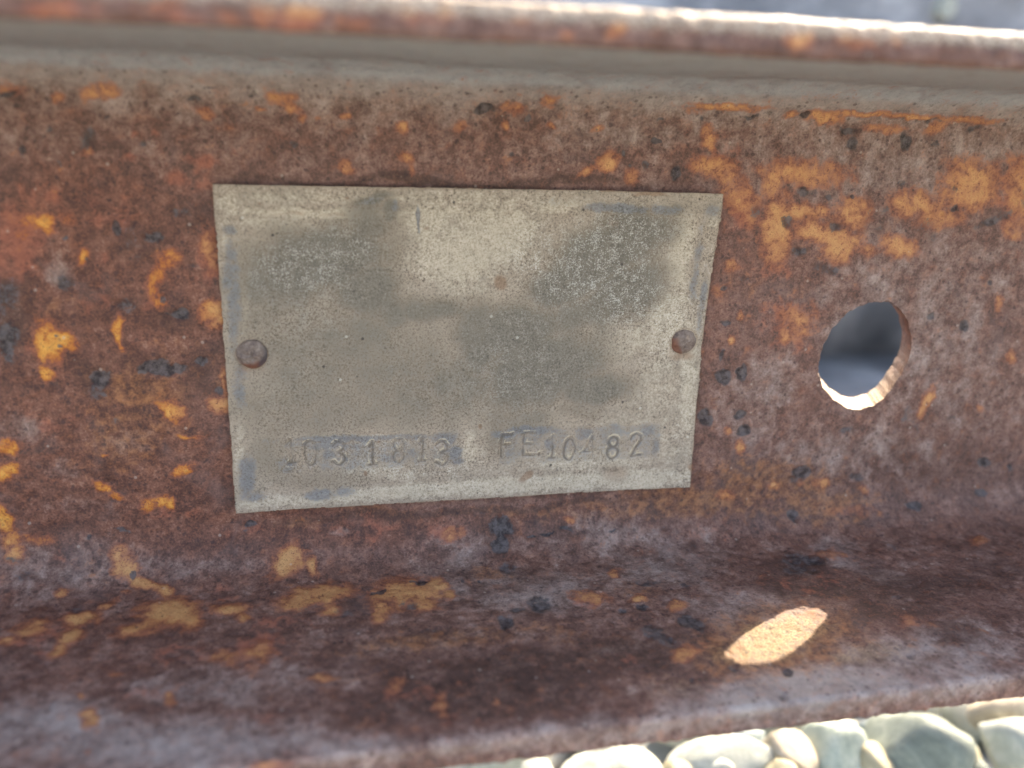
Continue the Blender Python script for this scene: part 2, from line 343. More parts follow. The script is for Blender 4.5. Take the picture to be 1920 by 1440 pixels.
# ------------------------------------------------------------------ the steel channel
D, ZT, ZB, T, RF = 60.0, 54.7, -45.1, 5.0, 11.0         # mm: flange reach, inner top, inner bottom, thickness, inner fillet
RT = 3.0                                               # rounding of the upper toe's top corner
WARM, GREY, RED, PAINT, PIT, STAIN, OCHRE, SPOT_TINT = (
 [(-75.43,-5.85,27.41,0.5,-3.66,33.54,1.1),(-86.94,21.37,18.65,1.03,-2.72,22.06,1),(-67.81,22.43,21.58,1.19,-1.45,15.87,1.1),(-54.63,34.79,34.29,0.26,-0.17,5.81,1),(-27.9,38.24,28.95,0.33,0.14,4.95,0.9),(-77.47,-27.33,19.18,-0.2,-1.53,13.11,0.8),(-58.82,-36.93,17.98,-0.41,-0.63,7.41,0.5),(-62.36,60.52,27.85,0.7,1.86,9.06,0.6),
 (-37.59,57.01,30.22,1.64,0.53,9.72,0.5),(-11.22,84.78,22.38,3.65,-1.02,7.18,0.6),(57.5,36.69,26.94,1.36,1.09,7.53,0.7),(12.96,38.53,30.62,1.69,0.22,4.13,0.7),(62.86,-23.19,19.83,-0.08,1.99,14.69,0.5),(51.61,-3.55,7.49,0.14,1.72,15.5,0.4),(-9.03,-38.06,25.48,-0.58,0.03,3.93,0.4),(26.11,-37.83,16.66,-0.36,0.29,4.11,0.4)],
 [(-56.68,94.1,32.4,5.48,1.4,8.27,1),(-73.36,86.56,15.77,2.64,2.09,7.67,1),(-25.47,99.38,39.57,3.66,-0.06,3.47,0.8),(12.23,100.79,26.48,-0.15,0.45,3.58,0.8),(45.93,98.47,26.03,-0.85,-3.04,6.52,1.2),(76.02,92.7,22.69,-0.91,-5.74,8.8,0.9),(65.12,100.19,27.28,-0.79,-1.31,4.22,0.9),(-82.95,42.55,17.67,1.2,0.61,6.13,0.55),
 (-88.43,46.59,7.97,0.96,2.06,5.54,0.5),(-62.59,43.12,7.44,0.88,0.61,3.84,0.5),(-53.19,42.6,8.46,0.55,0,2.37,0.5),(8.56,60.12,17.11,2.62,-2.32,9.9,0.8),(-5.73,53.76,10.82,1.64,-1.85,12.53,0.7),(39.66,53.9,17.36,2.59,-3.83,9.66,0.8),(28.78,44.45,18.08,2.07,-2.32,5.74,0.6),(50.1,70.56,16.16,2.5,-4.63,9.25,0.7),
 (81.37,52.78,6.18,0.91,-3.47,5.58,0.8),(81.75,62.51,8.59,7.85,-3.94,4.76,0.7),(98.45,-5.2,24.81,0.38,4.81,24.95,0.6),(115.26,7.97,18.94,0.55,4.31,19.87,0.5),(90.13,25.68,24.12,1.19,1.16,6.82,0.6),(65.91,9.04,9.19,0.29,1.01,7.57,0.7),(61.64,16.5,10.53,0.43,0.96,7.72,0.5),(116.74,-17.36,12.66,0.03,2.52,11,0.5),
 (85.3,-40.19,38.02,-0.86,1.98,10.93,0.7),(60.06,-43.82,23.79,-0.51,0.71,4.56,0.6),(110.6,-44.04,15.97,-0.33,1.53,5.63,0.8),(31.12,-44.79,22.19,-0.52,0.49,4.75,0.7),(19.92,-47.64,21.46,-0.58,0.24,3.08,0.6),(-25.84,-44.2,15.45,-0.38,-0.14,4.58,0.5),(-49.09,-45.78,14.49,-0.39,-0.31,3.55,0.5),(-62.28,-46.81,8.72,-0.25,-0.33,2.78,0.4),
 (-88.75,13.63,5.49,0.25,-0.41,3.21,0.6),(-82.25,21.63,3.78,0.21,-0.26,2.22,0.5),(-68.38,17.88,5.83,0.29,-0.31,3.35,0.4),(-76.92,-16.83,3.21,0.01,-0.27,2.34,0.7),(-81.18,29.06,6.72,0.44,-0.31,2.74,0.4),(-12.38,92.93,16.93,2.81,-0.36,2.57,0.3),(-41.26,63.83,5.8,0.91,0.16,3.21,0.3),(-37.02,77.6,8.06,1.31,0.17,6.08,0.5),
 (-50.59,81.2,17.07,2.8,0.66,5.69,0.7),(-29.04,39.16,3.34,0.2,-0.04,1.19,0.6),(9.65,-40.49,12.75,-0.32,0.16,3.99,0.3),(-25.41,98.22,4.78,0.81,-0.12,2.34,0.4)],
 [(-84.12,-22.58,5.19,-0.02,-0.97,7.56,1),(-80.71,-29.15,5.17,-0.07,-0.57,4.63,0.7),(-63.2,-37.75,1.42,-0.03,-0.1,1.1,0.9),(-52.01,-37.09,2.77,0.71,-0.54,1.63,0.95),(-57.97,-41.72,1.25,-0.04,-0.08,0.91,0.8),(-61.98,-41.42,0.71,-0.02,-0.07,0.73,0.7),(-45.91,-38.91,1.3,-0.03,-0.08,1.31,0.6),(-54.62,-32.81,5.5,-0.09,-0.22,2.84,0.7),
 (-68.65,-27.42,5.36,-0.06,-0.38,3.79,0.6),(-70.53,-17.79,1.27,0,-0.4,3.92,0.7),(-61.72,-13.77,2.8,0.02,-0.43,5.03,0.6),(-50.9,-19.74,2.47,-0,-0.41,5.98,0.8),(-52.13,-15.73,1.91,0.01,-0.14,2.02,0.6),(-81.27,1.21,2.19,0.06,-0.32,2.69,0.8),(-84.9,-2.48,2.69,0.06,-0.3,2.44,0.55),(-83.1,12.8,5.56,0.24,-0.31,2.58,0.5),
 (-70.22,-11.84,4.58,0.05,-0.3,3,0.5),(54.14,-29.25,4.09,-0.05,0.66,5.48,1),(67.8,-5.67,6.44,0.1,1.01,7.23,0.7),(72.39,-0.73,3.94,0.08,0.47,3.2,0.6),(63.63,-17.48,5.01,0.01,0.31,2.31,0.7),(71,-35.52,11.13,-0.2,0.67,4.37,0.5),(108.61,-35.04,9.41,-0.16,1.27,5.71,0.6),(47.63,-39.34,5.82,-0.13,0.58,5.25,0.6),
 (120.34,-31.74,5.55,-0.07,2.26,9.35,0.7),(-44.57,70.92,5.16,-1.68,1.06,4.85,0.9),(-58.07,70.35,7.23,1.16,0.5,3.23,0.6),(-41.31,62.94,5.83,0.91,0.18,3.61,0.7),(-51.08,51.08,3.07,0.37,0.49,4.09,0.6),(-83.46,62.27,5.45,0.87,1.01,3.44,0.7),(-77.99,59.79,7.54,-1.49,2.46,7.13,0.5),(-63.33,79.11,5.92,0.97,0.39,2.01,0.6),
 (-43.21,89.73,4.9,0.82,0.13,1.8,0.5),(-38.82,97.12,2.34,0.4,0.13,3.02,0.5),(-79.34,67.71,3.54,0.57,0.63,2.27,0.6),(18.25,65.24,4.01,1.31,-1.18,3.37,0.8),(-7.32,41.47,5.78,-0.54,0.56,2.65,0.8),(-17.89,87.96,6.06,1,-0.49,4.91,0.6),(-22.29,38.56,6.77,0.39,-0.06,2.98,0.6),(-31.26,39.03,8.85,0.52,-0.08,1.97,0.5),
 (-11.07,95.73,4.99,0.83,-0.27,1.73,0.4),(56.69,45.59,7.47,0.85,-2.3,3.89,0.4),(67.6,64.87,10.26,1.56,-2.83,4.83,0.5),(36.07,83.82,1.95,0.31,-1.4,3.1,0.6),(20.16,85.31,2.83,0.46,-1.04,2.98,0.5),(-64.66,31.9,6.03,0.41,-0.2,2.35,0.6),(-49.49,36.03,6.31,0.36,-0.14,1.91,0.5),(-83.66,40.61,5.86,0.38,-0.27,1.87,0.4),
 (-58.31,-111.06,4.74,-0.26,-0.15,1.27,0.8),(-45.32,-112.04,3.33,-0.19,-0.08,0.97,0.7),(-35.78,-111.2,6.94,-0.37,-0.06,1.11,0.6),(-19.05,-112.37,6.17,-0.33,-0,1.14,0.6),(-32.27,-111.66,2.34,-0.13,-0.05,1.11,0.8),(41.39,-112.07,4.65,-0.22,0.16,0.9,0.4)],
 [(-78.99,-25.53,1.39,-0.01,-0.25,2.07,0.85),(-75.41,-26.22,1.23,-0.01,-0.13,1.13,0.7),(-73.38,-19.74,0.69,0.37,-0.8,1.49,1),(-61.35,-15.88,1.25,0.3,-1.11,3.9,0.75),(-58.75,-19.15,1.68,-1.4,0.86,1.21,0.75),(-61,-11.24,1.13,0.01,-0.12,1.42,0.9),(-51.21,-20.74,1.7,-0.31,0.39,3.91,0.7),(-51.64,-8.97,2.32,0.03,-0.16,2.28,0.95),
 (-50.96,-7.5,1.75,0.03,-0.08,1.25,1),(-68.69,-5.83,0.74,0.01,-0.3,3.08,1.1),(-81.11,-3.93,2.53,-0.69,0.45,3.75,1.05),(-77.89,-4.27,1.27,-0.74,0.85,2.14,1.1),(-82.12,2.23,1.37,0.04,-0.17,1.45,1),(-60.7,10.67,1.77,1.28,-0.91,1.49,1.15),(-62.28,9.62,1.17,0.04,-0.08,0.98,0.9),(-51.89,9.35,2.1,0.08,-0.11,1.66,1.15),
 (-50.57,4.45,0.4,-0.05,0.18,2.81,0.9),(-90.06,16.6,1.87,0.71,-0.52,1.44,0.95),(-91.46,21.68,2.09,-1.21,0.4,1.17,1),(-57.96,16.02,1.77,0.22,-0.06,0.45,0.95),(-59.5,23.12,2.14,-0.75,0.23,0.99,0.9),(-74.99,25.67,1.33,0.85,-0.41,0.8,1),(-72.58,28,1.01,0.39,-0.22,0.66,1),(-73.54,19.08,0.58,0.03,-0.05,0.45,0.7),
 (-93.33,31.69,1.3,-0.46,0.5,3.05,1.1),(-92.38,35.61,1.89,0.11,-0.36,2.17,0.8),(-91.78,38.96,1.71,0.11,-0.27,1.65,0.81),(-87.35,35.91,3.01,0.43,-0.27,1.08,0.65),(-65.51,30.08,2.53,-0.88,0.3,1.34,0.8),(-62.29,30.29,0.91,0.06,-0.1,1.17,0.9),(-73.11,39.96,1.26,0.54,-0.72,1.38,1.03),(-71.52,42.75,2.15,-0.33,0.63,2.45,1.19),
 (-67.9,46.83,4.15,1.98,0.09,1.11,1.08),(-63.1,49.63,1.39,1.58,-0.48,1.39,1.03),(-70.47,48.43,0.81,0.1,0.17,0.65,0.76),(-61.24,57.1,4.87,-0.24,0.96,4.53,1.35),(-57.91,59.08,2.42,0.38,0.58,4.06,1.19),(-65.7,61.38,3.99,-1.37,0.67,2.12,1.08),(-77.02,56.45,3.09,-0.05,0.65,2.24,1.13),(-77.17,62.61,1.72,-2.21,1.18,2.2,1.03),
 (-78.19,66.33,1.11,-1.4,0.75,1.35,0.97),(-84.81,58.88,2.62,-1.8,1.05,2.25,0.92),(-87.71,61.92,1.85,-0.52,0.58,1.37,0.86),(-73.31,52.44,1.69,-1.65,0.4,0.92,0.86),(-49.95,57.37,3.63,-0.43,0.29,1.71,1.03),(-47.69,61.04,1.36,0.21,0.14,1.65,0.86),(-40.17,44.36,3.04,-2.03,0.86,2.66,1.24),(-37.37,42.23,2.4,0.34,-0.1,0.69,1.08),
 (-34.92,45.68,0.98,0.12,0.04,2.46,0.86),(-82.54,47.61,0.95,-0.8,0.55,0.91,0.81),(-33.96,55.22,6.66,-1.25,0.35,3.57,1.19),(-37.58,57.39,3.03,0.47,0.09,3.09,1.03),(-32.03,60.72,2.2,0.34,-0.01,1.87,0.86),(-16.69,56.66,6.56,0.13,-0.25,4.81,1.19),(-22,62.28,1.81,0.28,-0.23,3.73,1.03),(-10.15,54.78,1.92,0.29,-0.31,2.47,1.08),
 (-8.55,58.32,1.05,0.16,-0.24,1.78,0.97),(-13.68,61.28,2.46,0.38,-0.25,2.28,0.97),(-43.81,72.64,2.5,-1.74,0.97,3.03,0.67),(-49.43,72.83,2.39,1.09,0.01,2.46,0.65),(-68.22,86.18,1.36,0.23,0.55,2.33,0.92),(-57.33,83.09,0.75,0.12,0.27,1.65,0.81),(-33.42,81.3,2.1,0.04,0.07,1.17,0.67),(-71.57,79.8,0.66,0.11,0.21,0.84,0.76),
 (-66.77,93.52,0.91,0.15,0.22,0.94,0.54),(-40.95,100.64,2.99,0.44,-0.05,0.94,0.65),(-67.07,74.94,1.04,0.17,0.19,0.9,0.65),(-21.01,85.2,1.3,-0.93,0.41,1.55,0.65),(-14.38,91.67,0.83,0.25,-0.48,2.57,0.65),(19.62,63.65,3.64,1.19,-0.68,1.91,0.81),(27.05,55.43,1.24,0.19,-0.63,1.92,0.92),(28.73,65.66,1.94,-0.54,-0.23,1.13,0.81),
 (30.84,84.63,2.19,-0.49,-0.51,2.12,0.92),(35.93,68.96,2.27,-0.86,-0.32,1.62,0.76),(-4.97,40.69,2.5,-0.43,0.39,1.21,0.62),(20.4,39.36,1.25,0.07,0.04,0.63,0.7),(-5.22,92.11,0.43,0.07,-0.13,0.66,0.65),(29.85,-112.47,1.78,-0.09,0.2,1.38,1.1),(37.36,-112.97,1.98,-0.1,0.22,1.27,0.85),(5.56,-112.84,1.22,-0.06,0.06,0.84,0.9),
 (-0.55,-111.34,0.8,-0.04,0.03,0.48,0.75),(4.63,-111.53,0.95,-0.05,0.03,0.48,0.6),(-6.08,-112.77,0.91,-0.05,0.02,0.53,0.7),(-31.96,-112.12,1.76,-0.1,-0.04,1,0.85),(-20.27,-113.1,2.08,-0.11,-0,0.68,0.8),(-15.64,-113.24,1.12,-0.06,0.01,0.57,0.65),(-46.14,-112.1,1.66,-0.09,-0.04,0.54,0.55),(-40.07,-111.24,1.25,-0.07,-0.04,0.66,0.5),
 (-58.34,-110.79,1.58,-0.09,-0.09,0.74,0.45),(-35.77,-111.47,1.16,-0.06,-0.04,0.78,0.55),(-26.37,-111.13,1.8,-0.09,-0.01,0.51,0.5),(43.52,-113.27,1.56,-0.08,0.14,0.77,0.6),(47.41,-49.89,8.42,0.16,0.03,0.66,0.95),(41.79,-49.42,2.25,-0.06,0.14,1.1,0.7),(62.76,-48.8,1.4,-0.63,0.68,0.65,0.95),(69.99,-48.67,3.82,0.35,-0.07,1.19,1.01),
 (79.58,-49.58,9.09,0.07,0.09,0.6,1.01),(89.6,-49.52,9.33,0.28,0.07,0.61,1.01),(99.23,-49.36,6.83,0.28,0.09,0.79,0.9),(107.78,-49.16,4.12,-0.11,0.18,0.62,0.85),(85.28,-46.48,4.73,-0.11,0.21,0.88,0.74),(97.75,-47.63,2.65,-1.79,1.26,0.79,0.8),(46.03,-43.27,1.41,-0.26,0.78,2.55,0.9),(47.77,-38.08,4.66,-0.1,0.22,1.99,0.95),
 (50.57,-36.22,1.98,-0.04,0.16,1.34,0.85),(24.95,-38.62,2.44,-0.9,0.62,1.33,1),(20.65,-36.89,1.82,-0.67,0.3,0.67,0.9),(29.86,-35.62,1.57,-0.03,0.11,1.46,0.8),(22.33,-44.59,1.34,-0.5,0.47,0.63,0.65),(13.16,-45,0.85,-0.02,0.04,0.62,0.9),(3.81,-44.62,0.83,-0.02,0.03,0.69,0.95),(5.13,-48,2.25,0.23,-0.21,1.05,0.6),
 (11.81,-49.86,1.67,-0.05,0.07,1.21,0.65),(-15.67,-43.85,1.19,-0.03,-0.01,1.06,0.9),(-14.9,-38.71,1.45,0.62,-0.34,0.71,0.85),(-13.9,-36.18,0.51,-0.01,-0,0.98,0.7),(-26.04,-36.23,1.36,0.09,-0.1,0.87,0.95),(-4.52,-44.57,1.22,-0.03,0.02,1.21,0.5),(68.29,-37.1,9.34,0.53,0.14,2.72,0.9),(61.29,-34.8,2.54,-0.04,0.46,3.41,0.85),
 (63.42,-25.44,3.4,0.24,0.28,7.04,1.06),(74.87,-24.38,8.08,1.21,-0.08,2.12,1.06),(78.75,-20.94,3.79,-0.01,0.4,2.43,1.06),(80.88,-28.97,4.03,-0.04,0.52,3.09,0.9),(68.19,-29.4,6.52,-0.07,0.24,1.64,0.85),(53.74,-32.51,3.26,-0.05,0.47,3.86,0.66),(57.16,-29.28,2.54,-0.03,0.44,3.46,0.64),(108.49,-35.61,6.77,-0.12,1.06,4.78,0.95),
 (96.14,-30.86,6.99,0.44,0.25,2.63,0.9),(102.04,-28.03,5.63,-0.05,0.45,2.19,0.8),(93.52,-21.79,4.23,0.95,-0.24,2.15,1.06),(121.29,-34.67,3.48,-0.06,1.49,6.08,0.85),(122.47,-25.84,2.95,-0.02,0.61,2.51,0.64),(85.5,-20.95,2.75,-0,0.21,1.23,0.64),(71.38,-5.01,4.42,0.07,0.6,4.12,0.62),(68.92,-2.26,1.82,0.03,0.24,1.71,0.75),
 (56,-1.31,0.74,0.26,-0.27,1.01,1.1),(57.08,-7.02,0.5,0.01,0.12,0.95,1),(51.86,-12.35,1.72,0.01,0.16,1.39,0.6),(54.33,-17.5,1.96,0,0.14,1.14,0.55),(107.59,14.74,1.27,0.61,-1.23,3.25,1),(128.54,3.98,1.34,0.03,0.38,1.59,0.75),(122.03,-8.64,1.15,0.44,-0.48,1.59,0.7),(60.83,23.84,0.93,0.05,0.19,1.58,0.9),
 (57.46,19.79,0.66,0.03,0.09,0.78,0.7),(70.39,34.43,1.38,0.07,0.15,0.86,0.95),(58.69,35.68,2.16,0.11,0.16,1.07,0.6),(-67.27,-48.24,2.75,-0.46,0.11,1.21,0.8),(-74.39,-47.01,0.95,0.45,-0.61,0.72,0.75),(-37.47,-48.38,2.23,-0.07,-0.07,1.14,0.85),(-35.7,-46.72,1.42,0.61,-0.45,0.57,0.85),(-33.82,-44.88,0.67,-0.31,0.44,0.62,0.9),
 (-31.17,-45.03,0.57,-0.01,-0.02,0.44,0.8),(-41.09,-46.57,0.74,-0.02,-0.02,0.36,0.8),(-26,-45.3,0.86,-0.14,0.07,0.36,0.95),(-50.51,-45.03,1.58,0.18,-0.2,0.63,0.75),(-70.65,-37.76,1.04,-0.03,-0.07,0.64,0.7),(-81.5,-48.27,2.21,0.62,-0.62,1.02,0.55),(-81.05,-26.36,3.46,-0.03,-0.35,2.81,0.35),(123.12,16.94,0.9,0.03,0.25,1.1,0.6),
 (77.51,54.72,3.65,0.54,-1.38,2.27,0.54),(91.04,41.72,5.84,0.32,0.24,1.13,0.45),(80.88,55.71,0.97,0.14,-0.85,1.35,0.54),(117.39,54.13,2.81,-0.7,-1.25,1.88,0.7),(77.46,33.84,1.12,0.07,0.12,0.83,0.6),(83.09,34.16,1.98,0.09,0.19,1.06,0.7),(95.05,36.92,1.17,0.06,0.25,1.12,0.7),(93.11,41.27,3.52,0.19,0.22,1.02,0.55),
 (78.41,81.72,2.12,0.33,-1.21,1.68,0.49)],
 [(-67.32,-24.58,0.8,-0.23,0.23,1.48,1.2),(-61.39,-22.87,2.02,-0.01,-0.11,1.26,0.95),(-76.24,-22.81,0.53,-0,-0.07,0.57,0.8),(-60.58,-11.74,0.85,0.01,-0.07,0.81,0.9),(-57.41,-8.84,1.85,0.38,-0.27,1.11,1),(-59.78,-8.88,0.76,0.01,-0.04,0.51,0.7),(-72.93,3.76,1.87,0.06,-0.18,1.79,1.15),(-73.93,6.17,2.06,0.07,-0.2,1.91,0.75),
 (-62.12,1.95,3.79,0.48,-0.29,1.8,1.1),(-59.21,1.82,2.13,0.06,-0.11,1.39,0.9),(-54.43,0.35,1.15,-0.67,0.34,0.75,1),(-87.83,-4.07,1.77,0.04,-0.58,4.43,0.8),(-87.23,-12.01,2.63,0.03,-0.64,4.89,0.6),(-76.69,-14.87,2.33,0.01,-0.2,1.77,0.65),(-67.56,-10.81,2.22,0.03,-0.16,1.61,0.6),(-51.51,6.61,1.19,0.04,-0.05,0.77,0.9),
 (-50.55,11.96,0.91,0.04,-0.04,0.67,0.5),(-72.92,-19.06,0.54,0,-0.08,0.78,0.8),(-71.03,12.22,1.34,0.06,-0.13,1.31,0.5),(-79.12,-3.07,0.55,0.01,-0.05,0.41,0.8),(-79.61,-5.12,0.36,0.01,-0.05,0.41,0.6),(-54.62,-17.95,1.13,0,-0.04,0.6,0.7),(-64.6,-22.66,2.73,-0.01,-0.36,3.88,0.5),(-81.81,-47.39,1.63,-0.51,0.18,0.62,1.1),
 (-70.4,-40.11,1.91,-0.05,-0.25,2.34,0.6),(-67.32,-43.9,0.69,-0.02,-0.08,0.63,0.8),(-80.75,-45.26,0.83,-0.02,-0.1,0.61,0.6),(-76.19,-41.9,1.02,-0.03,-0.13,1.06,0.7),(-59.03,-44.6,0.53,-0.01,-0.05,0.42,0.7),(-49.2,-49.71,1.43,-0.05,-0.04,0.42,0.7),(-52.09,-47.31,1.47,0.39,-0.37,0.67,0.7),(-42.04,-48.81,0.73,-0.02,-0.04,0.64,0.6),
 (-35.55,-40.11,0.95,-0.02,-0.04,0.85,0.7),(-61.68,-39.89,1.06,-0.03,-0.08,0.91,0.6),(-81.28,-38.21,0.84,-0.02,-0.16,1.25,0.6),(-75.73,-36.28,0.86,-0.02,-0.13,1.09,0.6),(-55.44,-28.04,1.85,-0.02,-0.09,1.15,0.6),(-56.86,-27.54,1.1,-0.01,-0.08,0.96,0.6),(-0.32,-47.85,1.99,-0.37,0.26,0.8,1.25),(-3.64,-50.73,1.21,-0.04,0.01,0.29,0.6),
 (-12.09,-50.17,1.18,-0.04,0,0.22,0.6),(7.8,-46.4,0.84,-0.02,0.03,0.61,0.8),(-26.65,-48.71,0.95,-0.03,-0.02,0.72,0.5),(34.97,-47.26,0.89,-0.02,0.05,0.47,0.7),(29.69,-47.91,1.35,-0.5,0.43,0.55,0.55),(34.7,-42.45,1.12,-0.03,0.05,0.61,0.9),(28.37,-40.44,0.42,-0.12,0.36,0.98,0.9),(29.81,-37.7,0.49,-0.23,0.38,0.65,0.8),
 (39.23,-36.53,1.03,0.18,-0.28,2.06,1),(32.85,-37.76,0.79,-0.02,0.12,1.45,0.6),(5.46,-39.39,0.84,-0.02,0.03,0.8,0.5),(19.68,-43.74,2.6,-0.06,0.08,1.21,0.5),(43.78,-47.25,0.91,-0.02,0.07,0.56,0.8),(54.09,-47.76,1.74,-0.38,0.38,0.69,0.8),(58.02,-48.83,1.05,-0.03,0.08,0.48,0.7),(65.73,-48.88,1.59,-0.28,0.28,0.55,0.9),
 (76.65,-46.02,2.42,-0.2,0.31,0.91,0.75),(78.08,-43.28,1.25,0.06,0.13,1.93,0.8),(90.68,-44.06,1.42,0.05,0.21,1.87,1),(97.77,-43.57,1.3,-0.03,0.18,0.87,0.8),(95.55,-48.67,2.59,-0.55,0.54,0.8,0.7),(105.65,-47.39,2.24,-1.24,0.66,0.48,0.7),(91.34,-35.32,1.29,-0.02,0.19,1.01,0.7),(99.6,-26.85,4.23,-1.47,0.95,1.52,0.5),
 (116.39,-27.93,4.82,-1.66,0.88,1.32,0.7),(122.98,-32.36,1.39,-0.02,0.58,2.34,0.5),(69.48,-33.3,2.97,-0.05,0.16,1.1,0.75),(74.6,-32.49,1.5,-0.02,0.16,1,0.7),(65.86,-26.58,1.74,-0.01,0.22,1.57,0.8),(77.27,-26.1,2.2,-0.37,0.44,1.23,0.8),(58.13,-29.29,1.94,-0.02,0.25,1.98,0.7),(69.43,-20.93,2.02,-0,0.17,1.15,0.8),
 (87.86,-29.62,3.11,-0.03,0.5,2.73,0.5),(80.27,-32.57,0.63,-0.01,0.08,0.45,0.8),(105.63,-30.16,0.94,-0.01,0.17,0.81,0.9),(77.73,-16.86,2.85,0.01,0.3,1.88,0.6),(73.77,-17.46,1.54,0,0.21,1.4,0.5),(57.15,-14.62,1.74,0.01,0.14,1.16,0.5),(86.43,-26.75,3.9,-0.03,0.61,3.44,0.45),(100.98,-23.34,2.7,-0.01,0.38,1.88,0.5),
 (104.72,-34.41,0.53,-0.01,0.2,0.91,0.7),(54.67,6.82,1.79,0.05,0.21,1.86,1.15),(59.34,6.34,1.3,0.15,0.07,2.1,1.15),(53.76,2.15,0.76,0.08,0.04,1.82,0.9),(53.87,-5.65,1.37,0.02,0.1,0.83,0.9),(52.81,-12.68,1.11,0.01,0.09,0.81,0.8),(51.72,-3.67,0.5,0.01,0.05,0.48,0.7),(51.52,16.47,1.93,0.08,0.23,2.16,1.1),
 (59.76,16.17,1.41,-0.47,0.53,1.1,1.1),(61.13,19.82,1.66,-0.55,0.72,1.49,0.95),(51.68,31.4,1.58,0.09,0.1,0.93,0.6),(63.35,30.33,1.89,0.11,0.15,1.21,0.5),(104.5,-6.1,1.26,0.02,0.23,1.13,0.9),(113.92,-3.44,1.71,0.03,0.34,1.53,0.9),(118.29,-13.67,0.99,0.01,0.2,0.87,0.7),(68.9,-4.2,0.52,0.01,0.07,0.49,0.8),
 (77.47,11.07,1.35,0.05,0.14,0.9,0.4),(87.93,20.87,3.11,-0.69,0.52,1.18,0.6),(103.68,18.2,2.6,0.11,0.68,3.51,0.55),(105.8,21.66,1.75,0.08,0.43,2.19,0.6),(116.41,20.08,2.97,0.12,0.53,2.48,0.5),(77.33,31.11,2.67,-0.32,0.57,1.77,1),(75.96,33.07,2.23,0.13,0.28,1.93,0.6),(127.18,31.46,2.32,0.12,0.3,1.3,1),
 (107.85,41.49,2.42,0.13,0.31,1.27,1.15),(126.97,39.27,2.19,0.11,0.37,1.28,0.85),(115.5,39.16,1.22,0.06,0.24,0.92,0.6),(75.22,41.42,1.69,0.09,0.32,1.78,0.9),(135.21,32.9,1.42,0.08,0.42,1.75,0.6),(92.09,33.04,2.88,0.16,0.24,1.4,0.55),(99.75,31.66,3.5,0.19,0.41,2.25,0.4),(94.59,53.44,3.8,-2.02,-0.78,2.12,0.5),
 (71.35,56.24,5.99,0.89,-2.05,3.55,0.7),(67.67,60.4,4.67,0.7,-1.69,2.96,0.6),(81.64,73.8,1.33,0.21,-0.91,1.3,0.6),(5.36,39.44,2.65,0.15,0.08,2.26,1.25),(4.42,43.62,1.75,0.2,-0.55,2.26,1.2),(5.31,50.41,2.05,0.86,-0.89,2.35,0.65),(1.44,36.37,1.19,0.06,0.02,0.61,0.6),(0.86,69.91,1.31,1.2,-0.94,2.23,1),
 (8.81,64.57,2.32,1.67,-1.28,3.2,0.8),(3.99,65.94,1.3,-0.2,-0.13,1.11,0.8),(-21.46,55.12,0.93,-0.49,0.14,1.17,1.35),(-23.17,55.67,1.25,-0.23,0.02,0.6,1),(-13.35,53.24,1.26,0.41,-0.19,1.24,1.35),(-15.47,52.71,0.86,0.13,-0.06,0.63,0.9),(15.58,41.59,1.89,-0.32,0.11,0.31,1.2),(12.18,42.43,1.47,0.31,-0.05,0.31,1.1),
 (19.26,40.96,1.24,0.25,-0.09,0.61,1.1),(30.47,42.46,1.12,-0.1,0.09,0.32,0.9),(20.78,41.26,0.75,0.04,0.04,0.53,0.9),(41.71,42.47,2.23,-0.37,0.27,0.64,0.7),(33,60.28,3.11,0.47,-0.53,1.42,0.7),(39.81,62.38,2.22,0.34,-0.59,1.4,0.6),(36.01,74.14,1.26,2.43,-1.62,2,0.9),(37.15,77.07,0.82,1.57,-1.15,1.38,0.85),
 (28.57,69.18,1.1,0.57,-0.51,1.07,0.9),(24.27,69.48,0.94,0.15,-0.31,0.91,0.8),(47.69,47.61,2.91,0.33,-1.42,2.63,0.45),(-16.7,61.39,2.24,0.35,-0.17,1.89,0.6),(-1.65,54.59,0.43,0.07,-0.14,0.83,0.8),(-5.13,53.42,0.65,0.1,-0.19,1.26,0.6),(-14.21,70.73,3.95,-0.34,-0.03,0.85,0.5),(28,77.93,2.29,3.03,-1.79,2.57,0.6),
 (29.88,81.15,1.06,1.86,-1.47,1.82,0.6),(38.09,90.08,1.13,0.56,-0.59,0.97,0.7),(29.36,92.14,0.92,0.15,-0.53,1.24,0.55),(47.12,92.78,0.85,0.14,-0.62,1.12,0.9),(42.41,98.6,0.9,0.15,-0.56,1.03,0.6),(29.36,92.14,0.92,0.15,-0.53,1.24,0.6),(36.46,95.49,0.55,0.09,-0.52,1.07,0.5),(23.72,97.58,1.58,0.26,-0.83,2.03,0.4),
 (44.6,82.65,0.4,0.06,-0.32,0.64,0.3),(71.85,92.36,1.18,0.19,-0.95,1.31,0.6),(81.06,87.57,3.31,-0.92,-0.93,1.83,0.5),(87.12,67.83,10.2,0.01,-3.15,4.8,0.35),(-78.44,36.44,0.59,0.03,-0.08,0.55,1),(-47.34,35.58,0.95,0.05,-0.05,0.76,0.9),(-72.08,35.69,1.79,0.1,-0.1,0.83,0.6),(-48.51,37.05,1.06,0.06,-0.03,0.38,0.8),
 (-64.44,39.94,1.84,0.12,-0.1,0.95,0.5),(-69.79,44.8,0.69,-0.75,0.26,0.46,1),(-91.39,40.11,2.29,0.15,-0.15,0.92,0.45),(-89.67,43.26,3.05,0.36,0.76,2.04,0.5),(-78.93,52.5,2.33,0.36,0.49,1.94,0.5),(-66.43,60.92,0.47,0.07,0.14,0.72,0.8),(-35.52,60.18,2.99,0.47,0.03,1.88,0.55),(-29.05,62.12,2.79,0.43,-0.05,2.22,0.5),
 (-29.87,80.26,1.78,0.29,-0.02,1.19,0.4),(57.66,111.35,0.42,0.06,0.08,0.46,0.1)],
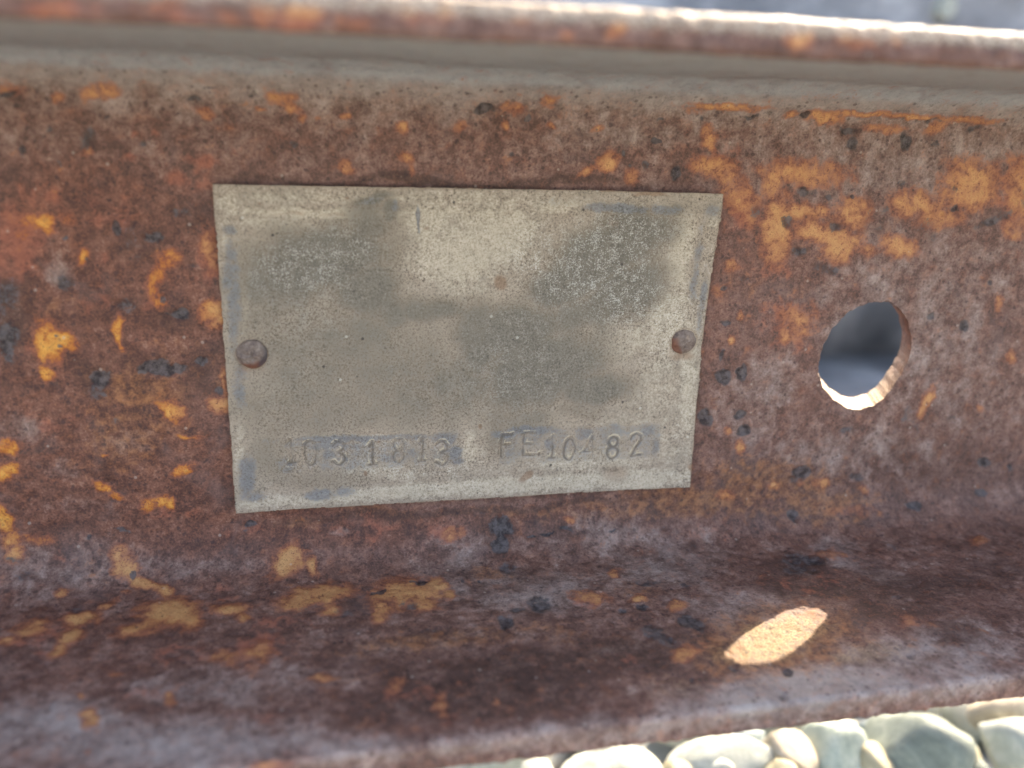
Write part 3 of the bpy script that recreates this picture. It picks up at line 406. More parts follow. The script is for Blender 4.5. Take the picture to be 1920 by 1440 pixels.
 [(-7.22,88.32,20.73,-0.01,-0.65,6.24,1),(2.95,84.08,20.76,1.01,-0.84,4.45,1),(21.22,82.27,10.23,5.05,-2.39,5.1,0.9),(-19.26,83.47,5.34,0.87,-0.38,4.33,0.9),(-23.34,91.11,5.88,0.98,-0.25,3.89,0.8),(-2.77,93.19,15.02,0.1,-0.54,3.92,0.9),(-29.27,92.69,4.93,0.82,-0.07,3.02,0.5),(68.9,58.26,7.09,1.06,-3.46,6.06,0.9),
 (62.48,65.18,7.91,1.2,-2.89,5.19,0.8),(70.95,67.55,9.19,3.08,-2.86,4.27,0.9),(89.15,70.32,16.45,0.06,-3.97,5.85,0.85),(79.34,77.06,13.06,2.03,-3.25,4.62,0.8),(87.08,85.84,9.44,1.49,-3.86,4.84,0.6),(108.6,68.84,8.31,1.25,-8.52,10.09,0.6),(35.64,75.01,3.58,3.71,-1.87,2.82,0.6),(28.59,81.79,3.91,0.62,-2.5,6.3,0.7),
 (108.59,32.15,17.86,0.98,1.68,8.51,0.5),(125.26,33.07,13.88,0.76,2.27,9.77,0.45),(118.2,21.52,14.95,0.65,1.5,6.93,0.35),(-80.21,-3.91,10.87,0.23,-1.07,9.15,0.4),(-87.75,-8.07,4.4,0.07,-1.3,9.92,0.8),(-62.87,-21.7,7.33,-0.02,-0.44,4.87,0.6),(-68.48,-10.82,7.37,0.08,-0.3,3.02,0.5),(-58.46,-7.62,7.61,0.12,-0.33,4.13,0.6),
 (-54.35,1.96,4.89,0.14,-0.46,6.44,0.6),(-65.91,1.64,11.39,0.32,-0.29,3.17,0.5),(-55.17,-25.63,5.57,-0.04,-0.3,3.88,0.5),(-74.59,3.5,3.73,0.11,-0.45,4.21,0.6),(-2.8,-34.21,47.96,-0.04,-0,1.01,0.9),(9.89,-34.64,35.47,-0.05,0.02,0.92,0.6),(-3.88,35.59,50.27,0.4,0.1,1.21,0.8),(47.89,8.46,2.53,0.21,0.91,18.48,0.7),
 (48.6,-19.77,1.7,0.22,-0.42,10.03,0.6),(5.18,41.18,4.84,0.29,0.23,6.22,0.7),(-33.36,36.46,13.15,0.12,0.02,0.98,0.4),(48.82,30.17,3.92,0.22,0.4,3.98,0.5),(55.52,8.71,7.7,0.25,1.01,8.73,0.35),(-24.35,78.12,10.98,0.8,-0.08,4.01,0.4),(-36.78,86.22,6.77,1.12,0.11,4.07,0.4),(62.23,41.25,10.98,0.61,0.67,4.4,0.3),
 (-70.91,-39.37,5.2,-0.14,-0.39,3.61,0.4),(-31.82,-37.54,6.74,-0.15,-0.14,3.83,0.3),(99.78,82.2,6.55,1.02,-5.9,6.85,0.5)],
 [(-65.44,7,11.52,0.4,-0.48,5.39,0.8),(-70.1,15.57,8.67,0.4,-0.64,6.62,0.7),(-63.11,13.66,5.86,0.25,-0.47,5.53,0.6),(-77.7,-9.92,3.6,0.05,-0.68,5.99,0.5),(-59.12,0.76,7.72,0.2,-0.51,6.37,0.4),(-78.45,21.84,3.81,0.21,-0.17,1.56,0.3),(50.96,37.42,23.93,1.24,0.56,4.29,0.9),(69.06,32.67,21.94,1.27,0.91,6.83,0.8),
 (84.07,39.13,15.75,0.81,1.1,5.58,0.8),(27.83,38.3,17.72,0.96,0.26,3.15,0.6),(42.69,33.78,12.97,0.79,0.24,2.61,0.6),(10.42,36.34,14.55,0.77,0.1,2.04,0.6),(-12.58,73.55,17.4,1.18,-0.34,3.64,0.8),(5.15,74.66,11.76,1.86,-0.94,4,0.6),(-24.1,73.38,9.4,1.5,-0.21,3.91,0.5),(2.27,52.81,5.5,0.83,-0.57,2.98,0.7),
 (-37.72,36.21,7.58,0.42,-0.08,1.55,0.6),(-18.84,34.8,10.16,0.54,-0.02,1.38,0.6),(-26.17,77.83,6.38,1.03,-0.13,3.07,0.4),(-29.89,81.73,5.3,0.86,-0.04,2.33,0.5),(75.07,-25.52,17.76,-0.12,1.08,6.82,0.5),(104.24,-30.38,16.1,-0.19,1.22,5.77,0.4),(30.11,63.42,6.52,1,-1.42,3.92,0.5),(34.21,38.65,7.71,0.42,0.2,2.12,0.7),
 (75.96,40.91,8.47,0.46,0.6,3.34,0.6),(78.28,89.73,8.09,1.29,-1.61,2.13,0.4),(50.53,82.72,17.89,-1.03,-5.04,11.26,1.1),(-71.23,45.45,9.82,3.73,0.49,3.28,0.4),(-62.67,58.69,13.96,-0.16,1.18,5.55,0.4),(-50.62,5.32,1.99,0.06,-0.42,6.55,0.6),(3.09,-47.19,11.34,-0.31,0.11,3.02,0.35),(-34.29,-46.9,10.33,-0.29,-0.15,2.88,0.3),  # broad ochre blob on the sun spot warms its light
 (57.84,-14.04,7.46,0.05,0.86,6.95,0.35),(68.41,-10.44,7.69,0.08,0.84,5.94,0.4)],
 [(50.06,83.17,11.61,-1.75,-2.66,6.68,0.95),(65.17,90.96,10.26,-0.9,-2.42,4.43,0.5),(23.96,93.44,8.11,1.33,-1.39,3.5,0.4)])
HOLE = np.array([[91.51, 9.6], [96.61, 7.7], [99.25, 3.94], [100.54, 0.14], [100.41, -4.96], [98.46, -9.43], [95.13, -14.15], [90.2, -16.2], [84.79, -14.43], [80.57, -11.04], [78.04, -6.89], [77.95, -2.87], [78.91, 1.21], [81.54, 5.46], [85.69, 8.45]])                                # outline of the bolt hole in the web (x, z) mm

def profile():
    """inner profile as (s, y, z, ny, nz), from the top of the upper toe down to the underside of the lower toe"""
    P = []
    sw0, sw1 = -(ZT - RF), -(ZB + RF); q = RF * math.pi / 2
    def add(s, y, z, ny, nz): P.append((s, y, z, ny, nz))
    st = .4
    s_toe_t = sw0 - q - (D - RF)                       # sharp lower corner of upper toe
    # top corner arc of the upper toe (centre y=-D+RT, z=ZT+T-RT)
    L0 = T - RT
    for a in np.linspace(90, 0, 13)[:-1]:
        r = math.radians(a); s = s_toe_t - L0 - RT * r
        add(s, -D + RT - RT * math.cos(r), ZT + T - RT + RT * math.sin(r), -math.cos(r), math.sin(r))
    rb = .8
    for z in np.arange(ZT + T - RT, ZT + rb, -st): add(s_toe_t - (z - ZT), -D, z, -1, 0)
    for a in np.linspace(0, 90, 7)[:-1]:
        r = math.radians(a); add(s_toe_t - rb + 2 * rb * a / 90, -D + rb - rb * math.cos(r), ZT + rb - rb * math.sin(r), -math.cos(r), -math.sin(r))
    for y in np.arange(-D + rb, -RF, st): add(sw0 - q - (-y - RF), y, ZT, 0, -1)
    for a in np.linspace(90, 0, int(q / st))[:-1]:
        r = math.radians(a); add(sw0 - RF * r, -RF + RF * math.cos(r), ZT - RF + RF * math.sin(r), -math.cos(r), -math.sin(r))
    for z in np.arange(ZT - RF, ZB + RF, -st): add(-z, 0, z, -1, 0)
    for a in np.linspace(0, 90, int(q / st))[:-1]:
        r = math.radians(a); add(sw1 + RF * r, -RF + RF * math.cos(r), ZB + RF - RF * math.sin(r), -math.cos(r), math.sin(r))
    rl = 1.1
    for y in np.arange(-RF, -D + rl, -st): add(sw1 + q + (-y - RF), y, ZB, 0, 1)
    s_toe_b = sw1 + q + (D - RF)
    for a in np.linspace(90, 0, 9)[:-1]:
        r = math.radians(a); add(s_toe_b + rl - 2 * rl * a / 90, -D + rl - rl * math.cos(r), ZB - rl + rl * math.sin(r), -math.cos(r), math.sin(r))
    for z in np.arange(ZB - rl, ZB - T + .4, -st): add(s_toe_b + (ZB - z), -D, z, -1, 0)
    for a in np.linspace(0, 90, 5):
        r = math.radians(a); add(s_toe_b + T - .4 + .8 * a / 90, -D + .4 - .4 * math.cos(r), ZB - T + .4 - .4 * math.sin(r), -math.cos(r), -math.sin(r))
    return np.array(P)
PR = profile()
PR = PR[np.concatenate([[True], np.diff(np.maximum.accumulate(PR[:, 0])) > 1e-3])]
assert (np.diff(PR[:, 0]) > 0).all()
gx = np.concatenate([np.arange(-620, -116, 12.0), np.arange(-116, 176, .4), np.arange(176, 680, 12.0)])
gs = PR[:, 0]
X, S = np.meshgrid(gx, gs)
wx = X + (fbm(X, S, .12, 4, 1) - .5) * 5.0; ws = S + (fbm(X, S, .12, 4, 5) - .5) * 5.0
wx2 = X + (fbm(X, S, .5, 3, 2) - .5) * 1.6; ws2 = S + (fbm(X, S, .5, 3, 6) - .5) * 1.6
A = dict(warm=blobs(WARM, gx, gs, wx, ws), grey=blobs(GREY, gx, gs, wx, ws), red=blobs(RED, gx, gs, wx, ws),
         paint=blobs(PAINT, gx, gs, wx2, ws2), pit=blobs(PIT, gx, gs, wx2, ws2),
         stain_dim=blobs(STAIN, gx, gs, wx, ws), ochre=blobs(OCHRE, gx, gs, wx, ws),
         lit_edge=np.clip((gs[12] - .2 - S) / 1.2 + (fbm(X, S, .9, 3, 3) - .5) * .9, 0, 1))   # sun glint painted along the upper toe's corner
def win(lo, hi, soft): return np.clip((S - lo) / soft, 0, 1) * np.clip((hi - S) / soft, 0, 1)
s_u0 = -(ZT - RF) - RF * math.pi / 2 - (D - RF); s_l1 = -(ZB + RF) + RF * math.pi / 2 + (D - RF)
A['grey'] = np.maximum(A['grey'], 1.75 * np.clip((S - s_u0) / 4.0, 0, 1) * np.clip((-(ZT - RF) + 3.0 - S) / 16.0, 0, 1)).astype(np.float32)      # paler grey under the upper flange
A['grey'] = np.maximum(A['grey'], .32 * win(-(ZB + RF) + 8, s_l1 + 9, 9.0)).astype(np.float32)            # paler grey on the lower flange
A['grey'] = np.maximum(A['grey'], .34 * win(-(ZT - RF) - 6, -30, 8.0)).astype(np.float32)                     # and along the top of the web
A['warm'] = np.maximum(A['warm'], .5 * win(-(ZB + RF) + 4, s_l1 + 9, 9.0)).astype(np.float32)
A['spot_tint'] = blobs(SPOT_TINT, gx, gs, wx, ws)                                                             # golden light of the sun spot painted in, fainter tan beside it
A['stain_dim'] = np.maximum(A['stain_dim'], .5 * win(s_u0 - 7, s_u0 + .5, .6)).astype(np.float32)         # upper toe darkened in colour to offset its strong light
# relief: rolling waves, scale, paint film, pits
disp = (fbm(X, S, .03, 3, 3) - .5) * .5 + (fbm(X, S, .35, 5, 4) - .5) * .42 + (fbm(X, S, 1.1, 2, 0) - .5) * .16
pm = np.clip((A['paint'] + (fbm(X, S, .5, 4, 2) - .5) * 1.4 - .5) * 5, 0, 1)
qm = np.clip((A['pit'] + (fbm(X, S, .5, 4, 3) - .5) * 1.0 - .45) * 3, 0, 1)
cr = fbm(X, S, .8, 2, 5); disp += pm * .2 - qm * .40 - np.clip((cr - .66) * 5, 0, 1) * .22
# ragged mill edge of the two toes
toe = np.exp(-((S - gs[12]) / 3.0) ** 2) + np.exp(-((S - gs[-1]) / 2.2) ** 2)
disp += toe * (fbm(X, S * 0.3, .55, 4, 6) - .5) * .9
# flat under the bolt hole's edge
hc = HOLE.mean(0); hang = np.arctan2(HOLE[:, 1] - hc[1], HOLE[:, 0] - hc[0]); hrad = np.hypot(HOLE[:, 0] - hc[0], HOLE[:, 1] - hc[1])
o = np.argsort(hang); hang = hang[o]; hrad = hrad[o]
def hole_r(a):
    r = np.interp(a, np.concatenate([hang - 2 * np.pi, hang, hang + 2 * np.pi]), np.tile(hrad, 3))
    return r
# smooth the traced outline a little, then give it a torn edge
_aa = np.linspace(-np.pi, np.pi, 721)[:-1]; _rr = hole_r(_aa)
for _ in range(40): _rr = (_rr + np.roll(_rr, 1) + np.roll(_rr, -1)) / 3
_rr = _rr + (fbm(_aa * 9 + 40, _aa * 0 + 3, 1.0, 4, 2) - .5) * .8
def hole_r(a): return np.interp(a, np.concatenate([_aa - 2 * np.pi, _aa, _aa + 2 * np.pi]), np.tile(_rr, 3))
ang = np.arctan2(-S - hc[1], X - hc[0]); rad = np.hypot(X - hc[0], -S - hc[1]); hr = hole_r(ang)
disp *= np.clip((rad - hr) / 2.0, 0, 1)
A['pit'] *= np.clip((rad - hr) / 1.0, 0, 1)
VY = PR[:, 1][:, None] + PR[:, 3][:, None] * disp; VZ = PR[:, 2][:, None] + PR[:, 4][:, None] * disp
VX = X.copy()
web_rows = (S > -(ZT - 1)) & (S < -(ZB + 1))
near = web_rows & (np.abs(rad - hr) < .30)             # pull the grid onto the outline
VX[near] = hc[0] + hr[near] * np.cos(ang[near]); VZ[near] = hc[1] + hr[near] * np.sin(ang[near])
inside = web_rows & (rad < hr - .15) & ~near
ny, nx = X.shape
idx = np.arange(ny * nx).reshape(ny, nx)
F = np.stack([idx[:-1, :-1], idx[1:, :-1], idx[1:, 1:], idx[:-1, 1:]], -1).reshape(-1, 4)
keep = ~inside.ravel()[F].any(1); F = F[keep]
V = np.stack([VX, VY, VZ], -1).reshape(-1, 3) / 1000
rowS = np.repeat(gs[:, None], nx, 1).ravel()[F[:, 0]]
s_mid_t = -(ZT - RF) - RF * math.pi / 4 - 3.6; s_mid_b = -(ZB + RF) + RF * math.pi / 4 + 3.6
channel = empty('steel_channel', (0, 0, 0))
tag(channel, 'rust-eaten steel channel with remains of orange paint and one round bolt hole', 'steel channel')
def sub(name, sel, extraV=None, extraF=None):
    f = F[sel]; u, inv = np.unique(f, return_inverse=True); v = V[u]; f = inv.reshape(-1, 4)
    at = {k: a.ravel()[u] for k, a in A.items()}
    if extraV is not None:
        f = np.concatenate([f, extraF + len(v)]); n = len(extraV[0]); v = np.concatenate([v, extraV[0]])
        for k in at: at[k] = np.concatenate([at[k], extraV[1].get(k, np.zeros(n, np.float32))])
    return mesh_obj(name, v, f, RUST, channel, at)
# back of the profile (outer faces), coarse but closed; cut round the hole
bx = np.concatenate([np.arange(-620, 60, 20.0), np.arange(60, 120, .8), np.arange(120, 690, 20.0)])
def outer(pts):
    pts = np.array(pts); n = len(pts); m = len(bx)
    v = np.stack([np.repeat(bx[None], n, 0), np.repeat(pts[:, 0:1], m, 1), np.repeat(pts[:, 1:2], m, 1)], -1).reshape(-1, 3)
    i = np.arange(n * m).reshape(n, m)
    f = np.stack([i[:-1, :-1], i[:-1, 1:], i[1:, 1:], i[1:, :-1]], -1).reshape(-1, 4)
    return v, f
RO = RF + T
TB = 13.0                                              # web thickened to shape the sun patch: 13 mm in all
arc_t = [(TB - RO + RO * math.sin(math.radians(a)), ZT - RF + RO * math.cos(math.radians(a))) for a in np.linspace(0, 90, 10)]
arc_b = [(TB - RO + RO * math.cos(math.radians(a)), ZB + RF - RO * math.sin(math.radians(a))) for a in np.linspace(0, 90, 10)]
vt, ft = outer([(PR[0, 1], PR[0, 2])] + [(y, ZT + T) for y in np.arange(-D + RT + 4, -RF - 1, 5.0)] + arc_t)
vb, fb = outer(arc_b + [(y, ZB - T) for y in np.arange(-RF - 5, -D + 1, -5.0)] + [(PR[-1, 1], PR[-1, 2])])
zz = np.concatenate([np.arange(ZT - RF, 16, -4.0), np.arange(15.2, -22, -.8), np.arange(-24, ZB + RF, -4.0), [ZB + RF]])
zz[0] = ZT - RF
vw, fw = outer([(TB, z) for z in zz])
hb = hc + np.array([7.0, -1.5]); bsx, bsz = 1.0, 1.0          # the bore runs askew: its far mouth sits to the right
aw_ = np.arctan2((vw[:, 2] - hb[1]) / bsz, (vw[:, 0] - hb[0]) / bsx); rw_ = np.hypot((vw[:, 2] - hb[1]) / bsz, (vw[:, 0] - hb[0]) / bsx); hw_ = hole_r(aw_)
nr_ = np.abs(rw_ - hw_) < .6
vw[nr_, 0] = hb[0] + hw_[nr_] * np.cos(aw_[nr_]) * bsx; vw[nr_, 2] = hb[1] + hw_[nr_] * np.sin(aw_[nr_]) * bsz
ins_ = (rw_ < hw_ - .3) & ~nr_
fw = fw[~ins_[fw].any(1)]
# wall of the hole
na, dep = 360, [0.0, .12, .5, 1.1, 1.8, 2.6, 3.4, 4.2, 5.0, 6, 7, 8, 9, 10, 11, 12, 13.0]
ra = np.linspace(-np.pi, np.pi, na + 1)[:-1]; base_r = hole_r(ra)
rv = []
for k, dd in enumerate(dep):
    rough_ = (fbm(ra * 11 + 40, ra * 0 + dd * .9, 1.0, 3, k) - .5) * (.45 if 0 < k < len(dep) - 1 else 0)
    r = base_r + rough_ * .6
    t_ = dd / TB; cc = hc * (1 - t_) + hb * t_
    rv.append(np.stack([cc[0] + r * np.cos(ra) * (1 + (bsx - 1) * t_), np.full(na, dd), cc[1] + r * np.sin(ra) * (1 + (bsz - 1) * t_)], -1))
rv = np.concatenate(rv); ri = np.arange(na * len(dep)).reshape(len(dep), na)
rf = np.stack([ri[:-1], np.roll(ri[:-1], -1, 1), np.roll(ri[1:], -1, 1), ri[1:]], -1).reshape(-1, 4)
wv = np.concatenate([vw, rv]) / 1000; wf = np.concatenate([fw, rf + len(vw)])
lit_edge = np.concatenate([np.zeros(len(vw), np.float32), np.tile(np.clip(.25 - .8 * np.sin(ra), 0, .85), len(dep)).astype(np.float32)])  # lower half of the bore brightened as if sunlit
sub('web', (rowS >= s_mid_t) & (rowS < s_mid_b), (wv, {'lit_edge': lit_edge}), wf)
sub('upper_flange', rowS < s_mid_t, (vt / 1000, {}), ft)
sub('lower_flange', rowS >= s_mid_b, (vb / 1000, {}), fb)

# ------------------------------------------------------------------ the data plate
PDARK, PPALE, PBLUE, PBROWN, PSPECK = (
 [(-30.45,19.91,13.87,1.49,0.44,-6.27,1),(-21.31,26.52,5.42,0.05,-0.07,-4.82,0.8),(-22.55,13.15,7.18,-0.06,-0.11,-6.32,0.9),(-37.53,15.84,9.83,-0.05,-0.32,-7.16,0.85),(-35.23,23.92,8.77,0.05,-0.12,-2.99,0.6),(-17.94,8.84,4.18,-0.06,-0.04,-4.84,0.8),(-21.25,30.51,3.87,1.08,0.22,-0.86,1),(-17.46,28.86,1.61,0.02,-0.02,-2,0.9),
 (-27.97,0.9,21.72,-0.51,-0.35,-13.1,0.6),(24.78,19.92,10.89,6.26,3.79,-5.65,1),(17.19,14.48,7.79,2.77,1.76,-4.14,1.05),(31.22,25.36,8.57,0.06,0.39,-4.84,0.95),(31.02,13.27,8.53,3,2.4,-5.29,0.9),(23.21,8.86,11.65,4.09,1.85,-4.26,0.8),(6.41,4.62,11.76,2.98,1.63,-5.45,0.95),(12.38,-3.51,13.8,4.78,3.08,-7.72,0.95),
 (-1.29,2.52,5.5,-0.11,0.18,-8.97,0.85),(24.28,-7.99,9.26,1.36,0.96,-4.03,0.9),(-10.03,9.28,10.61,-1.08,-0.21,-2.59,0.75),(-4.45,-6.48,9.98,-0.32,0.1,-6.91,0.7),(7.07,-15.14,9.25,-0.39,0.12,-3.61,0.6),(-13.23,-6.2,14.11,-0.45,-0.01,-10.25,0.6),(-32.45,-10.07,18.77,-0.71,-0.26,-7.9,0.55),(3.65,-16.19,3.45,-0.15,0.2,-7.21,0.6),
 (21.04,-13.29,7.14,-0.28,0.14,-2.43,0.55),(-15.46,-21.28,13.29,-0.67,-0.02,-3.59,0.3),(-41.86,7.6,5.92,-0.09,-0.32,-6.29,0.5),(-41.19,-19.98,6.23,-0.32,-0.27,-5.77,0.5),(-32.97,-25.71,11.77,-0.67,-0.1,-2.85,0.5),(38.99,28.65,1.85,0.02,0.16,-1.72,0.7)],
 [(-4.83,19.92,10.58,0,0.09,-6.3,1),(-11.14,26.1,5.15,0.04,0.01,-5.1,0.9),(2.53,24.13,8.56,0.05,0.2,-7.31,1),(-4.94,28.19,12.51,0.13,0.03,-2.04,0.8),(-29.22,27.94,18.64,-0.13,-0.05,-0.99,1),(-39.01,25.88,8.65,0.07,-0.07,-1.58,0.8),(-47.32,29.68,2.33,0.03,-0.15,-2.4,0.7),(-31.08,30.87,17.49,0.25,-0.05,-1.37,0.6),
 (-6.02,31.22,20.68,0.29,0.01,-1.21,0.6),(39.89,6.33,6.02,-1.1,-0.93,-10.26,0.8),(31.9,1.83,7.62,2.63,1.97,-4.42,0.6),(40.99,19.93,2.84,-0.37,-0.47,-8.79,1),(45.93,-5.65,2.25,-0.18,0.68,-14.55,0.9),(38.74,-7.86,6.14,-0.2,0.64,-7.29,0.6),(12.3,-29.57,34.59,0.07,0.19,-2.03,1.1),(36.86,-29.71,13.85,-0.05,0.34,-2.61,1),
 (-15.5,-29.77,24.67,0.05,0.08,-1.72,1),(22.89,-24.48,24.23,0.05,0.36,-3.28,0.7),(35.87,-17.59,12.4,-0.54,0.41,-5,0.5),(15.27,29.97,7.64,0.09,0.08,-1.66,0.8),(-0.42,12.97,6.5,-0.05,0.03,-1.51,0.6),(-46.97,-30.82,3.13,-0.2,-0.05,-0.95,0.9),(-37.42,-30.23,12.81,-0.06,0.01,-1.44,0.8),(-48.32,-18.47,0.91,-0.08,-0.83,-9.1,0.7),
 (-48.16,23.85,0.75,-0.02,-0.67,-6.86,0.6),(47.17,28.73,1.65,0.02,0.35,-3.25,0.5),(-1.97,-20.75,2.06,-0.1,0.09,-4.85,0.8),(-19.91,-24.65,9.92,-0.55,-0.03,-2.89,0.6),(0.29,-19.65,3.44,-0.16,0.11,-4.84,0.5),(-45.35,11.8,0.77,-0.05,-1.21,-11.29,0.6)],
 [(-47.63,24.83,1.32,0.01,-0.08,-1.27,1.1),(-47.68,17.91,1.52,-0.06,-0.48,-5.01,1),(-47.67,8.73,1.35,-0.07,-0.68,-7.25,1),(-47.52,-5.11,1.49,-0.1,-0.4,-4.35,0.9),(-47.43,-24.29,1.75,-0.17,-0.41,-4.64,1.1),(-46.04,-29.09,2.08,-0.13,-0.09,-1.66,0.8),(-33.1,-29.3,3.87,-0.01,0.02,-1.33,1.1),(-28.75,-28.96,2.82,-0.17,-0.03,-1.09,0.8),
 (27.49,29.59,9.01,-0.19,0.03,-0.95,1.15),(35.46,29.47,5.73,0.07,0.09,-1.07,0.9),(21.9,29.73,3.33,0.04,0.06,-0.94,1),(15.24,30.69,5.45,0.07,0.05,-1.04,0.5),(44.77,17.69,0.96,-0.1,-0.08,-8.93,0.8),(46.93,10.86,0.85,-0.09,-0.04,-6.87,0.8),(46.46,29.81,1.88,0.02,0.16,-1.51,0.8),(-28.45,-17.35,10.66,-0.29,-0.01,-0.93,1.2),
 (-33.79,-18.61,6.33,-0.31,-0.04,-1.16,0.9),(-15.44,-17.48,9.9,-0.27,0.01,-0.83,0.9),(-7.66,-18.08,4.04,-0.19,0.01,-1.67,1),(-5.14,-21.56,1.48,-0.07,0.02,-1.7,1.3),(-4.67,-23.29,1.37,-0.07,0.01,-0.97,1),(-26.88,-19.06,3.22,-0.16,-0.03,-1.17,0.9),(-31.2,-20.48,1.49,-0.08,-0.04,-1.4,0.9),(-34.95,-21.23,1.48,-0.08,-0.07,-1.87,0.8),
 (-28.56,-21.8,2.58,-0.13,-0.03,-1.06,0.8),(-39.16,-21.24,2.09,-0.11,-0.08,-1.86,0.7),(-23.14,-20.89,2.17,-0.11,-0.04,-2.37,0.6),(-18.78,-22.31,2.86,-0.15,-0.01,-1.2,0.8),(-14.35,-21.34,1.78,-0.09,-0,-1.68,0.7),(10.04,-17.07,5.36,-0.04,0.07,-0.97,1.15),(5.42,-17.71,2.78,-0.13,0.03,-0.97,1.1),(12.97,-17.2,2.82,-0.12,0.05,-1.22,1),
 (15.47,-20.38,1.66,-0.08,0.1,-2.22,0.9),(8.48,-22.49,3.29,-0.17,0.05,-1.48,0.7),(23.14,-18.51,2.65,-0.12,0.1,-1.73,1),(29.72,-17.32,2.2,-0.1,0.07,-0.99,0.7),(37.79,-18.29,2.24,-0.1,0.17,-2.01,0.9),(39.4,-22.53,1.13,-0.06,0.27,-3.06,0.9),(34.78,-19.41,2.48,-0.11,0.1,-1.26,0.5),(26.35,-21.52,1.95,-0.09,0.11,-1.76,0.5),
 (-44.89,31.15,1.12,0.02,-0.05,-0.77,0.5),(-22.25,30.5,2.98,0.04,-0.01,-0.79,0.6),(-17.26,29.07,1.21,0.01,-0.01,-1.2,0.7),(0.06,15.66,1.08,-0.01,0.02,-0.86,0.6),(-12.69,27.1,0.31,0.02,0.19,-2.63,1.3)],
 [(-45.05,-1.92,3.39,-0.09,-0.06,-1.08,0.7),(-45.04,3.43,2.96,-0.06,-0.05,-0.85,0.5),(44.43,-1.76,3.7,-0.09,0.11,-1.08,0.8),(41.09,-0.13,1.22,-0.03,0.27,-2.85,0.6),(-45.23,-5.18,0.8,-0.03,-0.21,-3.71,0.35),(3.55,14.78,1.53,-0.01,0.05,-1.62,1.2),(10.44,-27.57,1.58,1.36,0.56,-0.7,1.2),(9.64,-28.4,1.07,-0.06,0.04,-1.13,0.8),
 (30.48,-28.06,4.23,-0.24,0.22,-3.09,0.7),(33.49,32.41,3.87,-0.07,0.02,-0.53,1.1),(22.8,32.98,6.64,-0,0.01,-0.31,0.8),(34.51,-23.81,11.24,-0.57,0.24,-3.06,0.45),(26.6,26.4,1.81,0.01,0.08,-1.07,0.6),(34.46,21.03,1.39,0,0.08,-0.99,0.5),(-11.14,25.49,0.52,0,0,-0.41,0.8),(44.89,-1.41,3.7,-0.09,0.19,-1.92,0.5),
 (40.32,1.65,2.43,-0.05,0.33,-3.54,0.4),(48.38,-27.5,1.17,-0.06,0.12,-1.18,1),(-23.87,-25.15,0.44,-0.02,-0.01,-0.48,1.4),(0.1,-15.92,0.46,-0.02,0.01,-0.6,1.4),(-26.2,30.74,0.39,0.01,-0.01,-0.39,1),(-41.69,29.46,0.28,0,-0.02,-0.29,1),(-20.92,-18.4,0.33,-0.02,-0,-0.35,1),(-21.98,-16.24,7.57,-0.34,-0.01,-0.47,0.6),
 (-37,27.86,5.77,0.06,-0.02,-0.49,0.6),(-29.23,27.74,3.93,0.04,-0.01,-0.5,0.6)],
 [(24.78,19.92,12.32,7.08,5.05,-7.54,1),(10.26,19.92,6.59,0,0.26,-6.42,0.8),(31.19,11.02,10.54,-0.11,0.53,-6.78,0.8),(-35.47,17.88,10.83,-0.02,-0.25,-6.11,0.7),(-27.41,21.94,9.97,0.03,-0.13,-5.07,0.6),(5.54,-3.32,14.68,-0.41,0.36,-11.53,0.42),(8.65,4.57,11.23,-0.2,0.25,-6.76,0.4),(0.11,-11.29,9.04,-0.34,0.13,-5.89,0.35),
 (-17.65,-18.8,6.58,-0.31,-0.02,-2.37,0.8),(-22.05,-20.95,4.36,-0.22,-0.06,-3.56,0.8),(39.89,6.33,4.82,-0.07,0.85,-9.28,0.7),(-0.62,22.02,6.39,0.02,0.14,-6.29,0.4),(-14.36,-24.95,13.41,-0.74,-0.01,-2.42,0.7),(-31.79,9.56,8.07,-0.1,-0.21,-6.32,0.4)])
X0, X1, Z0, Z1 = -49.9, 48.2, -32.3, 33.0
px_ = np.arange(X0, X1 + .01, (X1 - X0) / 560); pz_ = np.arange(Z0, Z1 + .01, (Z1 - Z0) / 374)
PX, PZ = np.meshgrid(px_, pz_)
qx = PX + (fbm(PX, PZ, .15, 4, 1) - .5) * 4.0; qz = PZ + (fbm(PX, PZ, .15, 4, 4) - .5) * 4.0
q2x = PX + (fbm(PX, PZ, .5, 3, 1) - .5) * 1.0; q2z = PZ + (fbm(PX, PZ, .5, 3, 4) - .5) * 1.0
PA = dict(dark=blobs(PDARK, px_, pz_, qx, qz), pale=blobs(PPALE, px_, pz_, q2x, q2z), blue=blobs(PBLUE, px_, pz_, q2x, q2z),
          brown=blobs(PBROWN, px_, pz_, q2x, q2z), speck=blobs(PSPECK, px_, pz_, qx, qz))
GLYPH = {'1': [[(.25, .8), (.55, 1), (.55, 0)], [(.3, 0), (.8, 0)]],
 '0': [[(.5 + .42 * math.cos(t), .5 + .5 * math.sin(t)) for t in np.linspace(0, 2 * math.pi, 25)]],
 '3': [[(.1, .85), (.35, 1), (.65, 1), (.88, .85), (.85, .65), (.45, .54), (.85, .44), (.92, .2), (.65, 0), (.35, 0), (.08, .16)]],
 '8': [[(.5 + .34 * math.cos(t), .76 + .24 * math.sin(t)) for t in np.linspace(0, 2 * math.pi, 19)], [(.5 + .42 * math.cos(t), .26 + .26 * math.sin(t)) for t in np.linspace(0, 2 * math.pi, 19)]],
 '2': [[(.08, .78), (.2, .95), (.5, 1.02), (.8, .92), (.85, .72), (.7, .5), (.1, 0), (.95, 0)]],
 '4': [[(.72, 0), (.72, 1), (.05, .32), (.98, .32)]],
 'F': [[(.12, 0), (.12, 1), (.9, 1)], [(.12, .52), (.7, .52)]],
 'E': [[(.92, 0), (.12, 0), (.12, 1), (.92, 1)], [(.12, .5), (.75, .5)]],
 '.': [[(.5, .0), (.55, .1)]]}
